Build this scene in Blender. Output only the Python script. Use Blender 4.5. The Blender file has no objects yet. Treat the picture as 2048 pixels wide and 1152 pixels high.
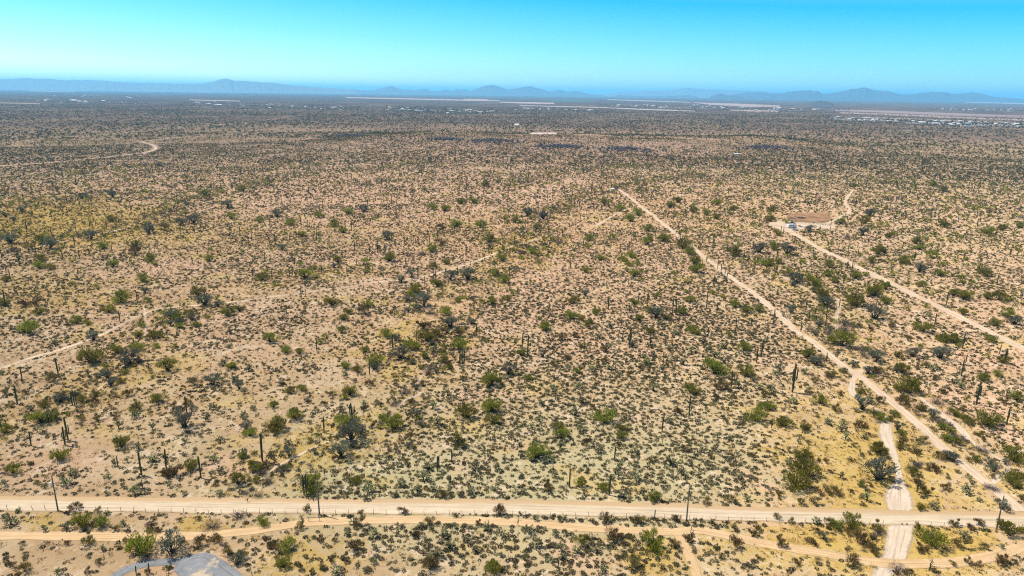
import bpy, math, random
import numpy as np
from mathutils import Matrix, Vector
from mathutils.bvhtree import BVHTree

rng = np.random.default_rng(7)
random.seed(7)
D = bpy.data
sc = bpy.context.scene
C = sc.collection

# ------------------------------------------------------------------ camera, sky, sun, exposure
CAM_H, FPX, PITCH, ROLL = 100.0, 1400.0, math.atan(390 / 1400), math.atan(0.0122)
W_, H_ = 2048, 1152
fwd = np.array([0, math.cos(PITCH), -math.sin(PITCH)])
r0, u0 = np.array([1.0, 0, 0]), np.array([0, math.sin(PITCH), math.cos(PITCH)])
rgt = math.cos(ROLL) * r0 + math.sin(ROLL) * u0
upv = -math.sin(ROLL) * r0 + math.cos(ROLL) * u0
CAM = np.array([0, 0, CAM_H])
cd = D.cameras.new('camera')
cd.sensor_width = 36
cd.lens = FPX / W_ * 36
cd.clip_start, cd.clip_end = 1.0, 300000
cam = D.objects.new('camera', cd)
C.objects.link(cam)
m = Matrix.Identity(4)
for i in range(3):
    m[i][0], m[i][1], m[i][2], m[i][3] = rgt[i], upv[i], -fwd[i], CAM[i]
cam.matrix_world = m
sc.camera = cam

SUN_EL = math.radians(60)
SUN_AZ = math.radians(-68)          # from +Y towards +X: the sun stands left and beyond
sdir = Vector((math.cos(SUN_EL) * math.sin(SUN_AZ), math.cos(SUN_EL) * math.cos(SUN_AZ), math.sin(SUN_EL)))
sl = D.lights.new('sun', 'SUN')
sl.energy = 4.9
sl.angle = math.radians(0.53)
sl.color = (1.0, 0.93, 0.82)
so = D.objects.new('sun', sl)
so.rotation_euler = sdir.to_track_quat('Z', 'Y').to_euler()
so.location = (-300, 100, 500)
C.objects.link(so)

w = D.worlds.new('World')
sc.world = w
w.use_nodes = True
nt = w.node_tree
nt.nodes.clear()
sky = nt.nodes.new('ShaderNodeTexSky')
sky.sky_type = 'NISHITA'
sky.sun_disc = False
sky.sun_elevation = SUN_EL
sky.sun_rotation = SUN_AZ
sky.altitude = 600
sky.air_density = 1.0
sky.dust_density = 0.6
sky.ozone_density = 1.5
geo = nt.nodes.new('ShaderNodeTexCoord')
sep = nt.nodes.new('ShaderNodeSeparateXYZ')
nt.links.new(geo.outputs['Generated'], sep.inputs[0])
ramp = nt.nodes.new('ShaderNodeValToRGB')
mx = nt.nodes.new('ShaderNodeMath'); mx.operation = 'MULTIPLY_ADD'
nt.links.new(sep.outputs['X'], mx.inputs[0]); mx.inputs[1].default_value = 0.05
nt.links.new(sep.outputs['Z'], mx.inputs[2])
nt.links.new(mx.outputs[0], ramp.inputs[0])
SKY_STOPS = [(0.0, (.76, 1.06, 1.18)), (0.022, (.52, .85, .98)), (0.06, (0.30, .72, .90)), (0.125, (0.03, 0.55, 0.84)), (0.22, (0.6, .85, .9)), (0.4, (1, .90, .77))]
cr = ramp.color_ramp
cr.elements[0].position, cr.elements[0].color = SKY_STOPS[0][0], (*SKY_STOPS[0][1], 1)
cr.elements[1].position, cr.elements[1].color = SKY_STOPS[-1][0], (*SKY_STOPS[-1][1], 1)
for p_, c_ in SKY_STOPS[1:-1]:
    e = cr.elements.new(p_); e.color = (*c_, 1)
mul = nt.nodes.new('ShaderNodeMix'); mul.data_type = 'RGBA'; mul.blend_type = 'MULTIPLY'
mul.inputs[0].default_value = 1
nt.links.new(sky.outputs[0], mul.inputs[6]); nt.links.new(ramp.outputs[0], mul.inputs[7])
bg = nt.nodes.new('ShaderNodeBackground'); bg.inputs[1].default_value = 0.13
nt.links.new(mul.outputs[2], bg.inputs[0])
wo = nt.nodes.new('ShaderNodeOutputWorld'); nt.links.new(bg.outputs[0], wo.inputs[0])

sc.view_settings.view_transform = 'Standard'
sc.view_settings.look = 'None'
sc.view_settings.exposure = 0.75
sc.view_settings.gamma = 1
sc.render.engine = 'CYCLES'
sc.cycles.max_bounces = 6
sc.cycles.diffuse_bounces = 4
sc.cycles.transmission_bounces = 2
sc.cycles.transparent_max_bounces = 16
sc.cycles.volume_bounces = 3
sc.cycles.use_denoising = False
sc.cycles.pixel_filter_type = 'BLACKMAN_HARRIS'
sc.cycles.filter_width = 1.15
HAZE_DENSITY, HAZE_COLOR, HAZE_G = 4.4e-5, (0.21, 0.64, 1.0), 0.12
ALBEDO = 0.82        # one factor on every surface colour, to sit with the exposure

# ------------------------------------------------------------------ noise, terrain, projection
_lat = [np.random.default_rng(100 + k).random((256, 256)) for k in range(6)]
def vnoise(x, y, s, k=0):
    x, y = np.asarray(x, float) / s + 1000.3 * (k + 1), np.asarray(y, float) / s + 377.7 * (k + 1)
    xi, yi = np.floor(x).astype(int), np.floor(y).astype(int)
    fx, fy = x - xi, y - yi
    fx, fy = fx * fx * (3 - 2 * fx), fy * fy * (3 - 2 * fy)
    L = _lat[k % 6]
    a, b = L[xi & 255, yi & 255], L[(xi + 1) & 255, yi & 255]
    c, d = L[xi & 255, (yi + 1) & 255], L[(xi + 1) & 255, (yi + 1) & 255]
    return (a * (1 - fx) + b * fx) * (1 - fy) + (c * (1 - fx) + d * fx) * fy
def fbm(x, y, s, k=0, o=4):
    v, a, t = 0, 0.5, 0
    for i in range(o):
        v = v + a * vnoise(x, y, s / 2 ** i, k + i); t += a; a *= 0.5
    return v / t
def sst(a, b, v):
    t = np.clip((np.asarray(v, float) - a) / (b - a), 0, 1)
    return t * t * (3 - 2 * t)
def terrain(x, y):
    x, y = np.asarray(x, float), np.asarray(y, float)
    r = np.hypot(x, y)
    ridge = 15 * np.exp(-((y - 1500 - 0.08 * x) / 190) ** 2) * sst(-560, -200, x) * (1 - sst(480, 760, x)) * (0.55 + 0.9 * vnoise(x, y, 140, 2))
    und = 2.2 * (fbm(x, y, 170, 1) - 0.5) * sst(240, 600, r) * (1 - sst(2200, 3200, r))
    small = (0.6 * (fbm(x, y, 26, 3) - 0.5) + .3 * (fbm(x, y, 7, 5, 2) - .5)) * (1 - sst(500, 900, r)) * sst(20, 90, np.abs(y - 154 + 0.02 * x) * 3)
    return ridge + und + small
def ray(px, py):
    px, py = np.asarray(px, float), np.asarray(py, float)
    X, Y = (px - 1024) / FPX, -(py - 576) / FPX
    return fwd + X[..., None] * rgt + Y[..., None] * upv
def unproj(px, py):
    d = ray(px, py)
    z = np.zeros(d.shape[:-1])
    for _ in range(12):
        t = (z - CAM_H) / d[..., 2]
        p = CAM + t[..., None] * d
        z = 0.5 * z + 0.5 * terrain(p[..., 0], p[..., 1])
    p[..., 2] = terrain(p[..., 0], p[..., 1])
    return p
def proj(P):
    P = np.asarray(P, float) - CAM
    dp = P @ fwd
    dpc = np.where(dp > 1, dp, 1)
    return 1024 + FPX * (P @ rgt) / dpc, 576 - FPX * (P @ upv) / dpc, dp

# ------------------------------------------------------------------ helpers
def mesh_np(name, V, F, tone=None, mats=(), fmat=None, smooth=False, col=None):
    V, F = np.asarray(V, np.float32).reshape(-1, 3), np.asarray(F, np.int32)
    k = F.shape[1]
    me = D.meshes.new(name)
    me.vertices.add(len(V)); me.vertices.foreach_set('co', V.ravel())
    me.loops.add(F.size); me.loops.foreach_set('vertex_index', F.ravel())
    me.polygons.add(len(F)); me.polygons.foreach_set('loop_start', np.arange(0, F.size, k, dtype=np.int32))
    for mt in mats: me.materials.append(mt)
    if fmat is not None: me.polygons.foreach_set('material_index', np.asarray(fmat, np.int32))
    me.polygons.foreach_set('use_smooth', np.full(len(F), smooth))
    if tone is not None:
        a = me.attributes.new('tone', 'FLOAT', 'POINT'); a.data.foreach_set('value', np.asarray(tone, np.float32))
    if col is not None:
        a = me.attributes.new('zone', 'FLOAT_COLOR', 'POINT'); a.data.foreach_set('color', np.asarray(col, np.float32).ravel())
    me.update(calc_edges=True)
    return me
def link(name, me, parent=None, loc=None):
    o = D.objects.new(name, me)
    C.objects.link(o)
    if parent is not None: o.parent = parent
    if loc is not None: o.location = loc
    return o
def tag(o, label=None, cat=None, group=None, kind=None):
    if label: o['label'] = label
    if cat: o['category'] = cat
    if group: o['group'] = group
    if kind: o['kind'] = kind
    return o
class MB:
    """collects quads and their tones"""
    def __init__(s): s.V, s.F, s.T, s.M, s.n = [], [], [], [], 0
    def add(s, V, F, tone=0.5, mi=0):
        V = np.asarray(V, float).reshape(-1, 3); F = np.asarray(F, int).reshape(-1, 4)
        s.V.append(V); s.F.append(F + s.n); s.n += len(V)
        s.T.append(np.broadcast_to(np.asarray(tone, float), (len(V),))); s.M.append(np.full(len(F), mi))
    def box(s, c, d, rz=0, tone=0.5, mi=0, taper=1.0):
        x, y, z = d[0] / 2, d[1] / 2, d[2] / 2
        V = np.array([[-x, -y, -z], [x, -y, -z], [x, y, -z], [-x, y, -z], [-x * taper, -y * taper, z], [x * taper, -y * taper, z], [x * taper, y * taper, z], [-x * taper, y * taper, z]])
        cc, ss = math.cos(rz), math.sin(rz)
        V = V @ np.array([[cc, ss, 0], [-ss, cc, 0], [0, 0, 1]]) + np.asarray(c)
        s.add(V, [[0, 3, 2, 1], [4, 5, 6, 7], [0, 1, 5, 4], [1, 2, 6, 5], [2, 3, 7, 6], [3, 0, 4, 7]], tone, mi)
    def tube(s, P, R, n=6, tone=0.5, mi=0, cap=True, rib=0.0):
        P = np.asarray(P, float); R = np.broadcast_to(np.asarray(R, float), (len(P),))
        T = np.gradient(P, axis=0); T /= np.linalg.norm(T, axis=1)[:, None] + 1e-9
        V = []
        for p, t, r in zip(P, T, R):
            a = np.array([1.0, 0, 0]) if abs(t[0]) < 0.8 else np.array([0, 1.0, 0])
            u = np.cross(t, a); u /= np.linalg.norm(u); v = np.cross(t, u)
            th = np.arange(n) * 2 * math.pi / n
            rr = r * (1 - rib * (np.arange(n) % 2))
            V.append(p + rr[:, None] * (np.cos(th)[:, None] * u + np.sin(th)[:, None] * v))
        V = np.concatenate(V); F = []
        for i in range(len(P) - 1):
            for j in range(n):
                k = (j + 1) % n
                F.append([i * n + j, i * n + k, (i + 1) * n + k, (i + 1) * n + j])
        if cap and n % 2 == 0:
            for e in (0, (len(P) - 1) * n):
                for j in range(n // 2 - 1):
                    F.append([e + j, e + j + 1, e + n - 2 - j, e + n - 1 - j])
        s.add(V, F, tone, mi)
    def leaves(s, c, a, b, tone):
        c, a, b = (np.asarray(q, float) for q in (c, a, b))
        V = np.stack([c - a, c + b, c + a, c - b], 1).reshape(-1, 3)
        s.add(V, np.arange(len(V)).reshape(-1, 4), np.repeat(np.broadcast_to(tone, (len(c),)), 4))
    def arrays(s): return np.concatenate(s.V), np.concatenate(s.F), np.concatenate(s.T), np.concatenate(s.M)
    def mesh(s, name, mats, smooth=False):
        V, F, T, M = s.arrays()
        return mesh_np(name, V, F, T, mats, M, smooth)
    def build(s, name, mats, parent=None, loc=None, smooth=False):
        return link(name, s.mesh(name, mats if isinstance(mats, (list, tuple)) else [mats], smooth), parent, loc)
def unit(v): return v / (np.linalg.norm(v, axis=-1, keepdims=True) + 1e-9)
def rdir(n, r): return unit(r.normal(size=(n, 3)))

def newmat(name):
    mt = D.materials.new(name); mt.use_nodes = True
    n = mt.node_tree; n.nodes.clear()
    return mt, n
def N(n, t, **k):
    q = n.nodes.new(t)
    for a, v in k.items(): setattr(q, a, v)
    return q
def mixc(n, f, a, b, blend='MIX'):
    q = N(n, 'ShaderNodeMix', data_type='RGBA', blend_type=blend)
    for s_, v in ((0, f), (6, a), (7, b)):
        if isinstance(v, (int, float)): q.inputs[s_].default_value = v
        elif isinstance(v, tuple): q.inputs[s_].default_value = (*[c_ * ALBEDO for c_ in v], 1)
        else: n.links.new(v, q.inputs[s_])
    return q.outputs[2]
def mth(n, op, a, b=None, c=None, clamp=False):
    q = N(n, 'ShaderNodeMath', operation=op, use_clamp=clamp)
    for i, v in enumerate((a, b, c)):
        if v is None: continue
        if isinstance(v, (int, float)): q.inputs[i].default_value = v
        else: n.links.new(v, q.inputs[i])
    return q.outputs[0]
def noise(n, scale, detail=4, rough=0.55, vec=None):
    q = N(n, 'ShaderNodeTexNoise'); q.inputs['Scale'].default_value = scale
    q.inputs['Detail'].default_value = detail; q.inputs['Roughness'].default_value = rough
    if vec is None:
        vec = N(n, 'ShaderNodeNewGeometry').outputs['Position']
    n.links.new(vec, q.inputs['Vector'])
    return q.outputs[0]
def rampf(n, v, a, b):
    q = N(n, 'ShaderNodeMapRange', interpolation_type='SMOOTHSTEP')
    n.links.new(v, q.inputs[0]); q.inputs[1].default_value = a; q.inputs[2].default_value = b
    return q.outputs[0]
def foliage(name, dark, light, transl=0.3, var=0.35):
    mt, n = newmat(name)
    at = N(n, 'ShaderNodeAttribute', attribute_name='tone')
    oi = N(n, 'ShaderNodeObjectInfo')
    c = mixc(n, at.outputs['Fac'], dark, light)
    hs = N(n, 'ShaderNodeHueSaturation')
    n.links.new(c, hs.inputs['Color'])
    n.links.new(mth(n, 'MULTIPLY_ADD', oi.outputs['Random'], var, 1 - var / 2), hs.inputs['Value'])
    n.links.new(mth(n, 'MULTIPLY_ADD', oi.outputs['Random'], 0.05, 0.475), hs.inputs['Hue'])
    d = N(n, 'ShaderNodeBsdfDiffuse'); t = N(n, 'ShaderNodeBsdfTranslucent')
    n.links.new(hs.outputs[0], d.inputs[0]); n.links.new(hs.outputs[0], t.inputs[0])
    mx = N(n, 'ShaderNodeMixShader'); mx.inputs[0].default_value = transl
    n.links.new(d.outputs[0], mx.inputs[1]); n.links.new(t.outputs[0], mx.inputs[2])
    o = N(n, 'ShaderNodeOutputMaterial'); n.links.new(mx.outputs[0], o.inputs[0])
    return mt
def plain(name, col, rough=0.8, metal=0.0, nscale=None, amt=0.25, bump=0.0):
    mt, n = newmat(name)
    b = N(n, 'ShaderNodeBsdfPrincipled')
    b.inputs['Roughness'].default_value = rough; b.inputs['Metallic'].default_value = metal
    if nscale:
        tc = N(n, 'ShaderNodeTexCoord').outputs['Object']
        f = noise(n, nscale, 5, 0.6, tc)
        n.links.new(mixc(n, f, tuple(q * (1 - amt) for q in col), tuple(min(1, q * (1 + amt)) for q in col)), b.inputs['Base Color'])
        if bump:
            bp = N(n, 'ShaderNodeBump'); bp.inputs['Strength'].default_value = bump; bp.inputs['Distance'].default_value = 0.1
            n.links.new(f, bp.inputs['Height']); n.links.new(bp.outputs[0], b.inputs['Normal'])
    else:
        b.inputs['Base Color'].default_value = (*[c_ * ALBEDO for c_ in col], 1)
    o = N(n, 'ShaderNodeOutputMaterial'); n.links.new(b.outputs[0], o.inputs[0])
    return mt

# ------------------------------------------------------------------ hand-measured places (photograph pixels, by tile)
TILE = {'A1': (0, 864), 'A2': (512, 864), 'A3': (1024, 864), 'A4': (1536, 864), 'B1': (0, 576), 'B2': (512, 576), 'B3': (1024, 576), 'B4': (1536, 576),
        'C1': (0, 360), 'C2': (512, 360), 'C3': (1024, 360), 'C4': (1536, 360)}
def parse(txt, cut=True):
    out = []
    for line in txt.strip().splitlines():
        k, rest = line.strip().split(':')
        tx, ty = TILE[k]
        for it in rest.split():
            q = it.split(',')
            X, Y = float(q[0]), float(q[1])
            if cut and k[0] == 'C' and Y > 862: continue
            out.append((tx + X / 4, ty + Y / 4, *[float(v) if v.lstrip('-').replace('.', '').isdigit() else v for v in q[2:]]))
    return out
TREES = parse('''
A1: 950,140,140 450,245,150 85,350,130 1345,390,190,o 1510,320,130 1890,440,150 625,785,165,b 790,775,130 1090,1015,245,b 1340,1010,225,y 1920,1035,110 1990,45,110 1580,935,130,o 1730,905,130,o 1810,995,110,o 910,805,90,o 585,640,120,o 1200,800,110,o 1260,815,100,o 680,920,150,o 780,1070,90,o 170,1140,140,o 70,1085,80,o
A2: 740,110,240,y 660,235,190,y 1610,130,150 430,510,200 45,760,115,b 150,20,150 110,970,170,o 240,970,150 210,1105,130,b 1900,1150,150,b 1190,270,80,o 720,390,100,o 650,450,90,o 820,770,120,o 780,970,130,o 1270,860,110,o 350,790,110,o 1490,540,110,o 400,650,90,o 1390,760,110,o 1600,690,70,o 1170,670,100,o 1780,760,80,o 1950,680,130,o 1380,1130,180,o
A3: 200,240,210 400,70,140 880,60,100 555,450,110,b 1140,565,130 820,900,170,o 1130,970,215,b 890,540,100,y 290,480,120,o 1390,170,90,o 1130,250,90,o 760,740,120,o 1000,760,150,o 1410,900,100,o 1310,940,100,o 120,1080,90,o 1560,590,100,o 1760,580,120,o 1800,940,140,o 1680,1030,80,o 980,1110,160,o 1930,210,80,o 1310,730,100,o 600,130,110,o 1780,780,70,o 1940,850,100,o
A4: 300,250,150 320,370,220 265,485,235,b 910,200,160 920,420,265,y 1980,440,170 2000,250,190 690,790,180,b 1340,940,230,b 1960,850,200,b 1890,635,120,y 350,905,100,o 790,930,180,o 850,990,150,o 530,520,150,o 270,590,90,o 390,590,100,o 1210,440,130,o 1280,520,130,o 1510,770,110,o 1570,950,150,o 1740,950,90,o 1640,800,90,o 1700,760,90,o 100,530,90,o 510,760,110,o 700,1100,150,o 1900,1080,140,o 1090,110,100,o 1200,190,110,o 1350,330,100,o 1420,240,110,o 1320,300,90,o 1260,980,110,o 1620,1070,90,o 1490,1080,70,o 190,740,80,o 80,710,80,o 1210,800,90,o 890,810,140,o 120,940,110,o 1440,480,110,o 1250,100,100,o
B1: 200,375,160 300,218,90 855,205,110 945,125,150 1570,65,110 1620,150,150,y 1815,230,115 1905,190,90 1350,270,130,y 1410,275,100 1520,255,120,o 1660,255,60 730,430,110,y 600,290,100 690,300,70 1095,400,80 1215,410,100 690,620,220 920,530,120 1080,510,110 1010,625,170,y 1320,680,160 1840,650,100,b 400,765,150,o 190,860,100,o 480,900,110,o 1240,930,120 1070,1000,120 1690,790,130,y 1450,1140,220,y 300,1100,190 1960,1145,110,y 370,1070,120,y 165,160,100,o 280,150,100,o 20,150,90 890,880,90,o 350,945,90,o 640,1070,80,o 770,1070,90,o 910,1060,80,o 740,930,90,o 1380,970,80,o 1490,950,90,o 850,700,70,o 1540,790,110,o 1000,880,100,o 30,860,80,o 65,960,80,o
B2: 600,150,110 890,160,90 730,210,80 850,218,120,o 700,265,90 1340,160,150,y 1520,220,100,b 1270,45,110,b 1615,118,70 1810,130,60 1890,135,100 2010,108,80,b 1550,330,140,y 1330,340,120,o 1370,440,150 1470,400,130,o 1240,505,130,b 1150,580,150,y 1040,405,110 680,365,80 100,445,140 230,525,100 340,530,80 870,520,80 940,635,160 710,655,90 800,680,90 1630,500,140 1870,800,180 2020,705,120,y 265,850,90 360,830,90 740,870,120 700,900,80,b 300,1065,150 140,1145,150 1870,1010,180,b 1680,1055,160 1900,1100,140 1095,1145,170 1350,570,80 900,790,90,o 2040,45,60 130,965,80 500,450,60 550,410,60 730,1145,190 380,210,60,o 1120,220,50 410,930,70,o 860,990,80,o 590,870,90,o 540,950,70,o 1540,650,90,o 1380,720,80,o 1320,790,80,o 1660,750,80,o 1240,930,80,o 1490,540,90,o 1620,390,80,o 1230,1030,70,o
B3: 265,350,120 500,130,90 590,70,80,y 480,255,110,b 555,265,70,b 615,325,110 670,220,80 215,258,60 980,135,80 1110,210,90 1160,250,140,y 1235,255,80 1020,265,70 1430,120,100 1370,215,90 1450,375,110 1110,368,80 965,475,80,y 1790,158,90 1880,200,90 1985,195,80 1860,510,100,b 70,550,100 250,560,80,y 1640,705,190 1890,720,140 1440,855,130 740,1095,190 1960,1080,150 390,1150,100 880,1150,100 2030,880,80 2000,975,80 10,700,60 1170,72,60 350,1095,80,o 10,62,50 400,430,120,o 740,600,70,o 750,520,80,o 1040,650,60,o 1690,830,150,o 1640,890,70,o 1770,890,70,o 1720,1090,60,o 650,980,80,o 1330,1010,90,o 940,720,80,o 510,400,70,o 1230,850,70,o 440,580,70,o 330,630,60,o
B4: 190,205,80,y 460,85,130 480,160,140,y 715,155,200 860,75,150 960,130,100 870,260,160,y 1260,360,130 610,480,190 330,565,120 400,630,110,y 1175,560,110,y 1400,580,150,y 1510,450,120 1420,440,110 1090,690,120,b 1150,855,200,b 430,940,130 770,990,140,y 20,985,110 140,1120,130 300,1148,90 1800,1135,200 920,1070,110 1740,755,110 1900,610,100 1850,710,80 2010,910,110 1500,70,90 1590,100,120 1770,95,80 1870,108,120 1570,218,80,b 1930,240,90 1990,300,110,y 1800,440,90 1830,310,90 950,15,90 880,605,130,y 1520,1040,110 740,1130,110,o 330,850,90,o 490,730,80,o 880,700,110,o 1010,320,90,o 730,320,60,o 830,350,70,o 1130,430,80,o 610,690,80,o 590,870,70,o 560,1000,110,o 1430,860,90,o 1280,650,90,o 900,930,100,o 860,1050,100,o 1620,1110,80,o 1900,930,90,o 1080,950,110,o 1570,990,80,o 1350,740,70,o 380,770,90,o
C1: 1165,440,190,y 700,490,190,y 380,555,130,y 320,515,120 60,515,120,y 210,565,110,o 1530,355,150,y 1430,365,80,y 1800,235,150,y 1840,318,130 1300,410,110,o 880,335,90 1620,135,120 1920,95,150 30,300,70,y 100,330,60,y 160,265,80,y 310,655,90 1080,540,80 1060,600,140,o 890,698,90 1190,655,90 1660,655,80 390,720,80 30,820,90 240,868,70,y 1130,815,100 570,665,60 300,715,100 810,555,80 650,155,80,y 890,145,80,y
C2: 270,365,110 615,378,100 730,278,110 860,258,80,y 160,298,90,y 650,668,90,b 1070,658,100 880,670,60 1050,485,100,y 360,455,80 200,565,80,y 690,425,70 1410,578,80 1470,528,110,o 1600,378,90 1860,498,110 1510,250,80 1410,238,100 1640,195,110 1740,192,120 1830,55,120 1520,678,80 1410,718,100,o 1235,785,90,y 1555,808,110,y 1690,808,150,y 1450,860,110 1910,775,90 1990,830,100 1970,655,90 40,808,100 380,798,150 500,305,80 1160,825,80,y 20,345,80 1480,405,80,o 1800,385,100
C3: 130,298,160,y 250,318,90,y 160,595,90 620,490,90 200,395,70 1100,415,90 1090,525,110 1430,605,100 1470,678,100 1480,748,150 980,778,100,b 1045,815,60,b 590,745,90 710,645,80 890,655,80 940,695,70 955,625,80,b 1220,495,100 1380,555,120 870,255,120 950,335,90 1640,205,80,b 1330,185,90 1780,245,70 1460,265,130 1560,285,80 1640,315,80 740,195,90 1010,285,90 800,465,50 1790,615,130 1990,590,110,y 2020,688,90,b 610,555,60 1270,225,80 30,345,70
C4: 30,335,80 145,350,60 590,355,80,b 785,352,90,b 830,295,130,y 85,448,80,b 340,415,80,y 770,445,90,y 170,608,150,y 60,565,100 20,690,80,b 90,675,70,b 240,838,130,y 330,808,80 390,858,120 490,775,80 545,828,90,b 710,795,90 840,665,80 900,605,120 1200,515,80 1230,565,80 1320,628,100,b 1390,775,90 1240,858,80 1760,775,100 1330,455,60 980,465,80 1420,95,90 1770,438,110 1890,405,80 1430,385,90 1290,335,60 940,365,60 1230,745,100,y 1100,675,100 500,705,80 700,65,60 40,255,80 1330,55,70 1600,225,60 1660,255,60 2020,385,70
''')
DEAD = parse('''
A1: 1900,700,150 1680,790,180 1960,510,100 40,345,90 2010,480,90
A2: 45,355,130 90,425,130 190,330,100 10,530,110
A4: 1060,1140,200 1170,320,150 1830,480,120 1530,85,180 1720,170,140 900,830,130 1770,460,110
B1: 600,870,110
B2: 1200,860,150 1390,665,120 1270,755,90 1100,950,120 1040,1035,110 1230,105,130 1400,215,110 1370,690,90
B4: 490,380,130 620,345,140 470,450,80 770,515,150 560,530,70 1370,945,160 1220,985,130 1210,1030,90 1390,1095,130 350,340,100 950,700,80 780,560,110 650,300,90
C1: 80,580,140 1280,280,160 700,150,160 460,230,90 1650,170,120 900,390,120
C2: 1220,615,90 1320,605,100
C3: 220,660,110 90,595,90 380,510,110 880,40,160 1000,20,120
C4: 820,380,110 650,470,100
''')
SAG = parse('''
A1: 1132,345,155,0 1332,305,140,3 1608,368,195,1 250,110,-10,0 522,105,-45,2 545,65,-120,1 1195,1125,1050,0 1090,1135,1072,0 962,915,862,0 2018,1150,1110,0
A2: 52,235,15,0 385,505,345,1 405,500,343,2 370,430,390,0 550,348,305,1 1450,315,195,0 1464,312,195,0 1566,250,140,0 1555,410,345,0 545,5,-120,0
A3: 460,440,305,0 777,505,340,0 820,228,110,0 1200,110,65,0 868,100,60,0 1073,430,400,0 1140,698,625,0 370,1080,1030,0 58,50,20,0 1740,880,855,0 1218,295,255,0
A4: 1190,480,365,1 213,270,225,0
B1: 45,150,15,0 540,85,20,0 960,270,180,0 1098,105,15,1 1640,90,0,0 1652,70,0,0 1412,240,185,0 1338,400,335,0 180,745,625,0 470,715,555,1 1008,660,560,0 140,930,780,0 580,940,820,0 598,940,810,1 612,935,830,0 570,900,850,0 1495,1005,865,1 1535,1005,960,0 15,1150,1055,0 1450,695,665,0 1790,435,390,0 1605,380,340,0 1660,235,200,0 1190,650,590,0 908,670,645,0
B2: 362,95,0,0 395,65,5,0 245,215,150,0 825,215,135,0 1018,105,60,0 487,505,405,0 1092,475,375,0 1152,495,420,0 1285,430,350,0 1762,385,300,0 1630,615,500,0 1650,615,500,0 1666,612,500,0 908,690,585,0 772,1095,920,4 1264,1010,950,0 1917,165,115,0 1855,50,0,0 1135,700,675,0
B3: 82,480,360,0 125,540,375,0 252,240,180,0 770,170,60,2 1010,120,40,0 1085,140,40,3 1283,215,80,0 1310,215,90,1 1555,160,30,0 1638,205,110,1 1567,395,315,2 1788,350,240,1 1910,330,240,0 940,475,320,2 883,430,340,0 1105,460,375,1 828,660,575,0 1210,610,545,0 1995,545,410,2 1955,600,470,1 1755,790,660,1 1415,1040,865,1 1428,1040,1000,0 912,1050,1000,0 1080,1075,1035,0 1200,1150,1030,0 470,985,960,0 1125,240,200,0 875,290,240,0
B4: 45,275,165,1 303,175,95,0 378,205,140,0 325,255,180,0 262,350,260,1 568,155,85,0 465,240,140,0 458,310,230,0 900,115,40,0 862,160,95,0 1425,140,30,2 1330,310,200,1 1390,400,340,0 1500,460,380,0 1555,485,355,1 465,590,515,1 195,835,580,3 1545,705,570,1 1580,600,530,0 1665,935,745,2 1725,730,645,0 1850,530,450,0 1890,600,480,3 1908,1090,960,2 28,1120,1060,1 970,460,430,0 330,910,880,0
C1: 158,690,560,3 598,530,440,1 505,645,575,0 640,635,560,1 625,765,705,0 215,410,330,1 410,440,370,0 720,380,330,0 855,400,330,0 1050,270,180,1 408,290,240,0 1920,450,370,0 1990,530,450,0 1858,685,610,0 1320,605,570,0 860,730,660,0 15,630,550,0 50,740,690,0 1195,650,600,0 745,680,640,0 1540,670,610,1
C2: 155,520,430,3 70,640,570,0 322,450,390,0 362,380,300,1 618,695,630,0 805,685,640,0 525,750,690,0 295,770,690,0 972,585,480,0 910,590,540,0 1072,570,500,0 1040,600,540,0 1190,520,450,0 1390,520,440,0 1420,790,720,0 1513,770,710,0 1350,840,765,0 1715,690,650,0 1680,610,510,0 1680,450,390,1 765,410,330,0 1585,440,360,0 110,370,310,0 415,380,320,0 250,690,620,0 310,680,620,0
C3: 468,710,640,2 15,540,450,0 290,430,350,1 1148,450,380,0 1335,465,420,0 1310,440,400,0 1438,550,510,0 1645,710,640,0 1672,740,670,1 1700,790,720,0 1715,820,740,0 865,580,520,0 1005,590,530,0 740,590,540,0 1065,680,620,0 790,775,710,0 930,840,785,0 825,430,370,0 1610,850,760,3 1620,860,770,1 1730,390,340,2 1290,320,260,1 1605,530,470,0
C4: 60,755,680,0 358,600,540,0 670,740,650,1 655,790,730,0 630,690,650,0 720,600,530,0 1170,640,570,2 1075,550,490,1 480,520,480,0 600,830,760,0 385,780,720,0 1830,840,740,2 1695,640,580,0 460,650,600,0 1000,350,270,1 1020,310,250,0 1310,220,160,2 905,220,150,0 1760,300,240,0 1520,340,290,1 1665,310,250,0 640,570,500,0 860,480,430,0 700,620,570,0 1895,560,500,0 1990,620,570,0
''')
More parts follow.
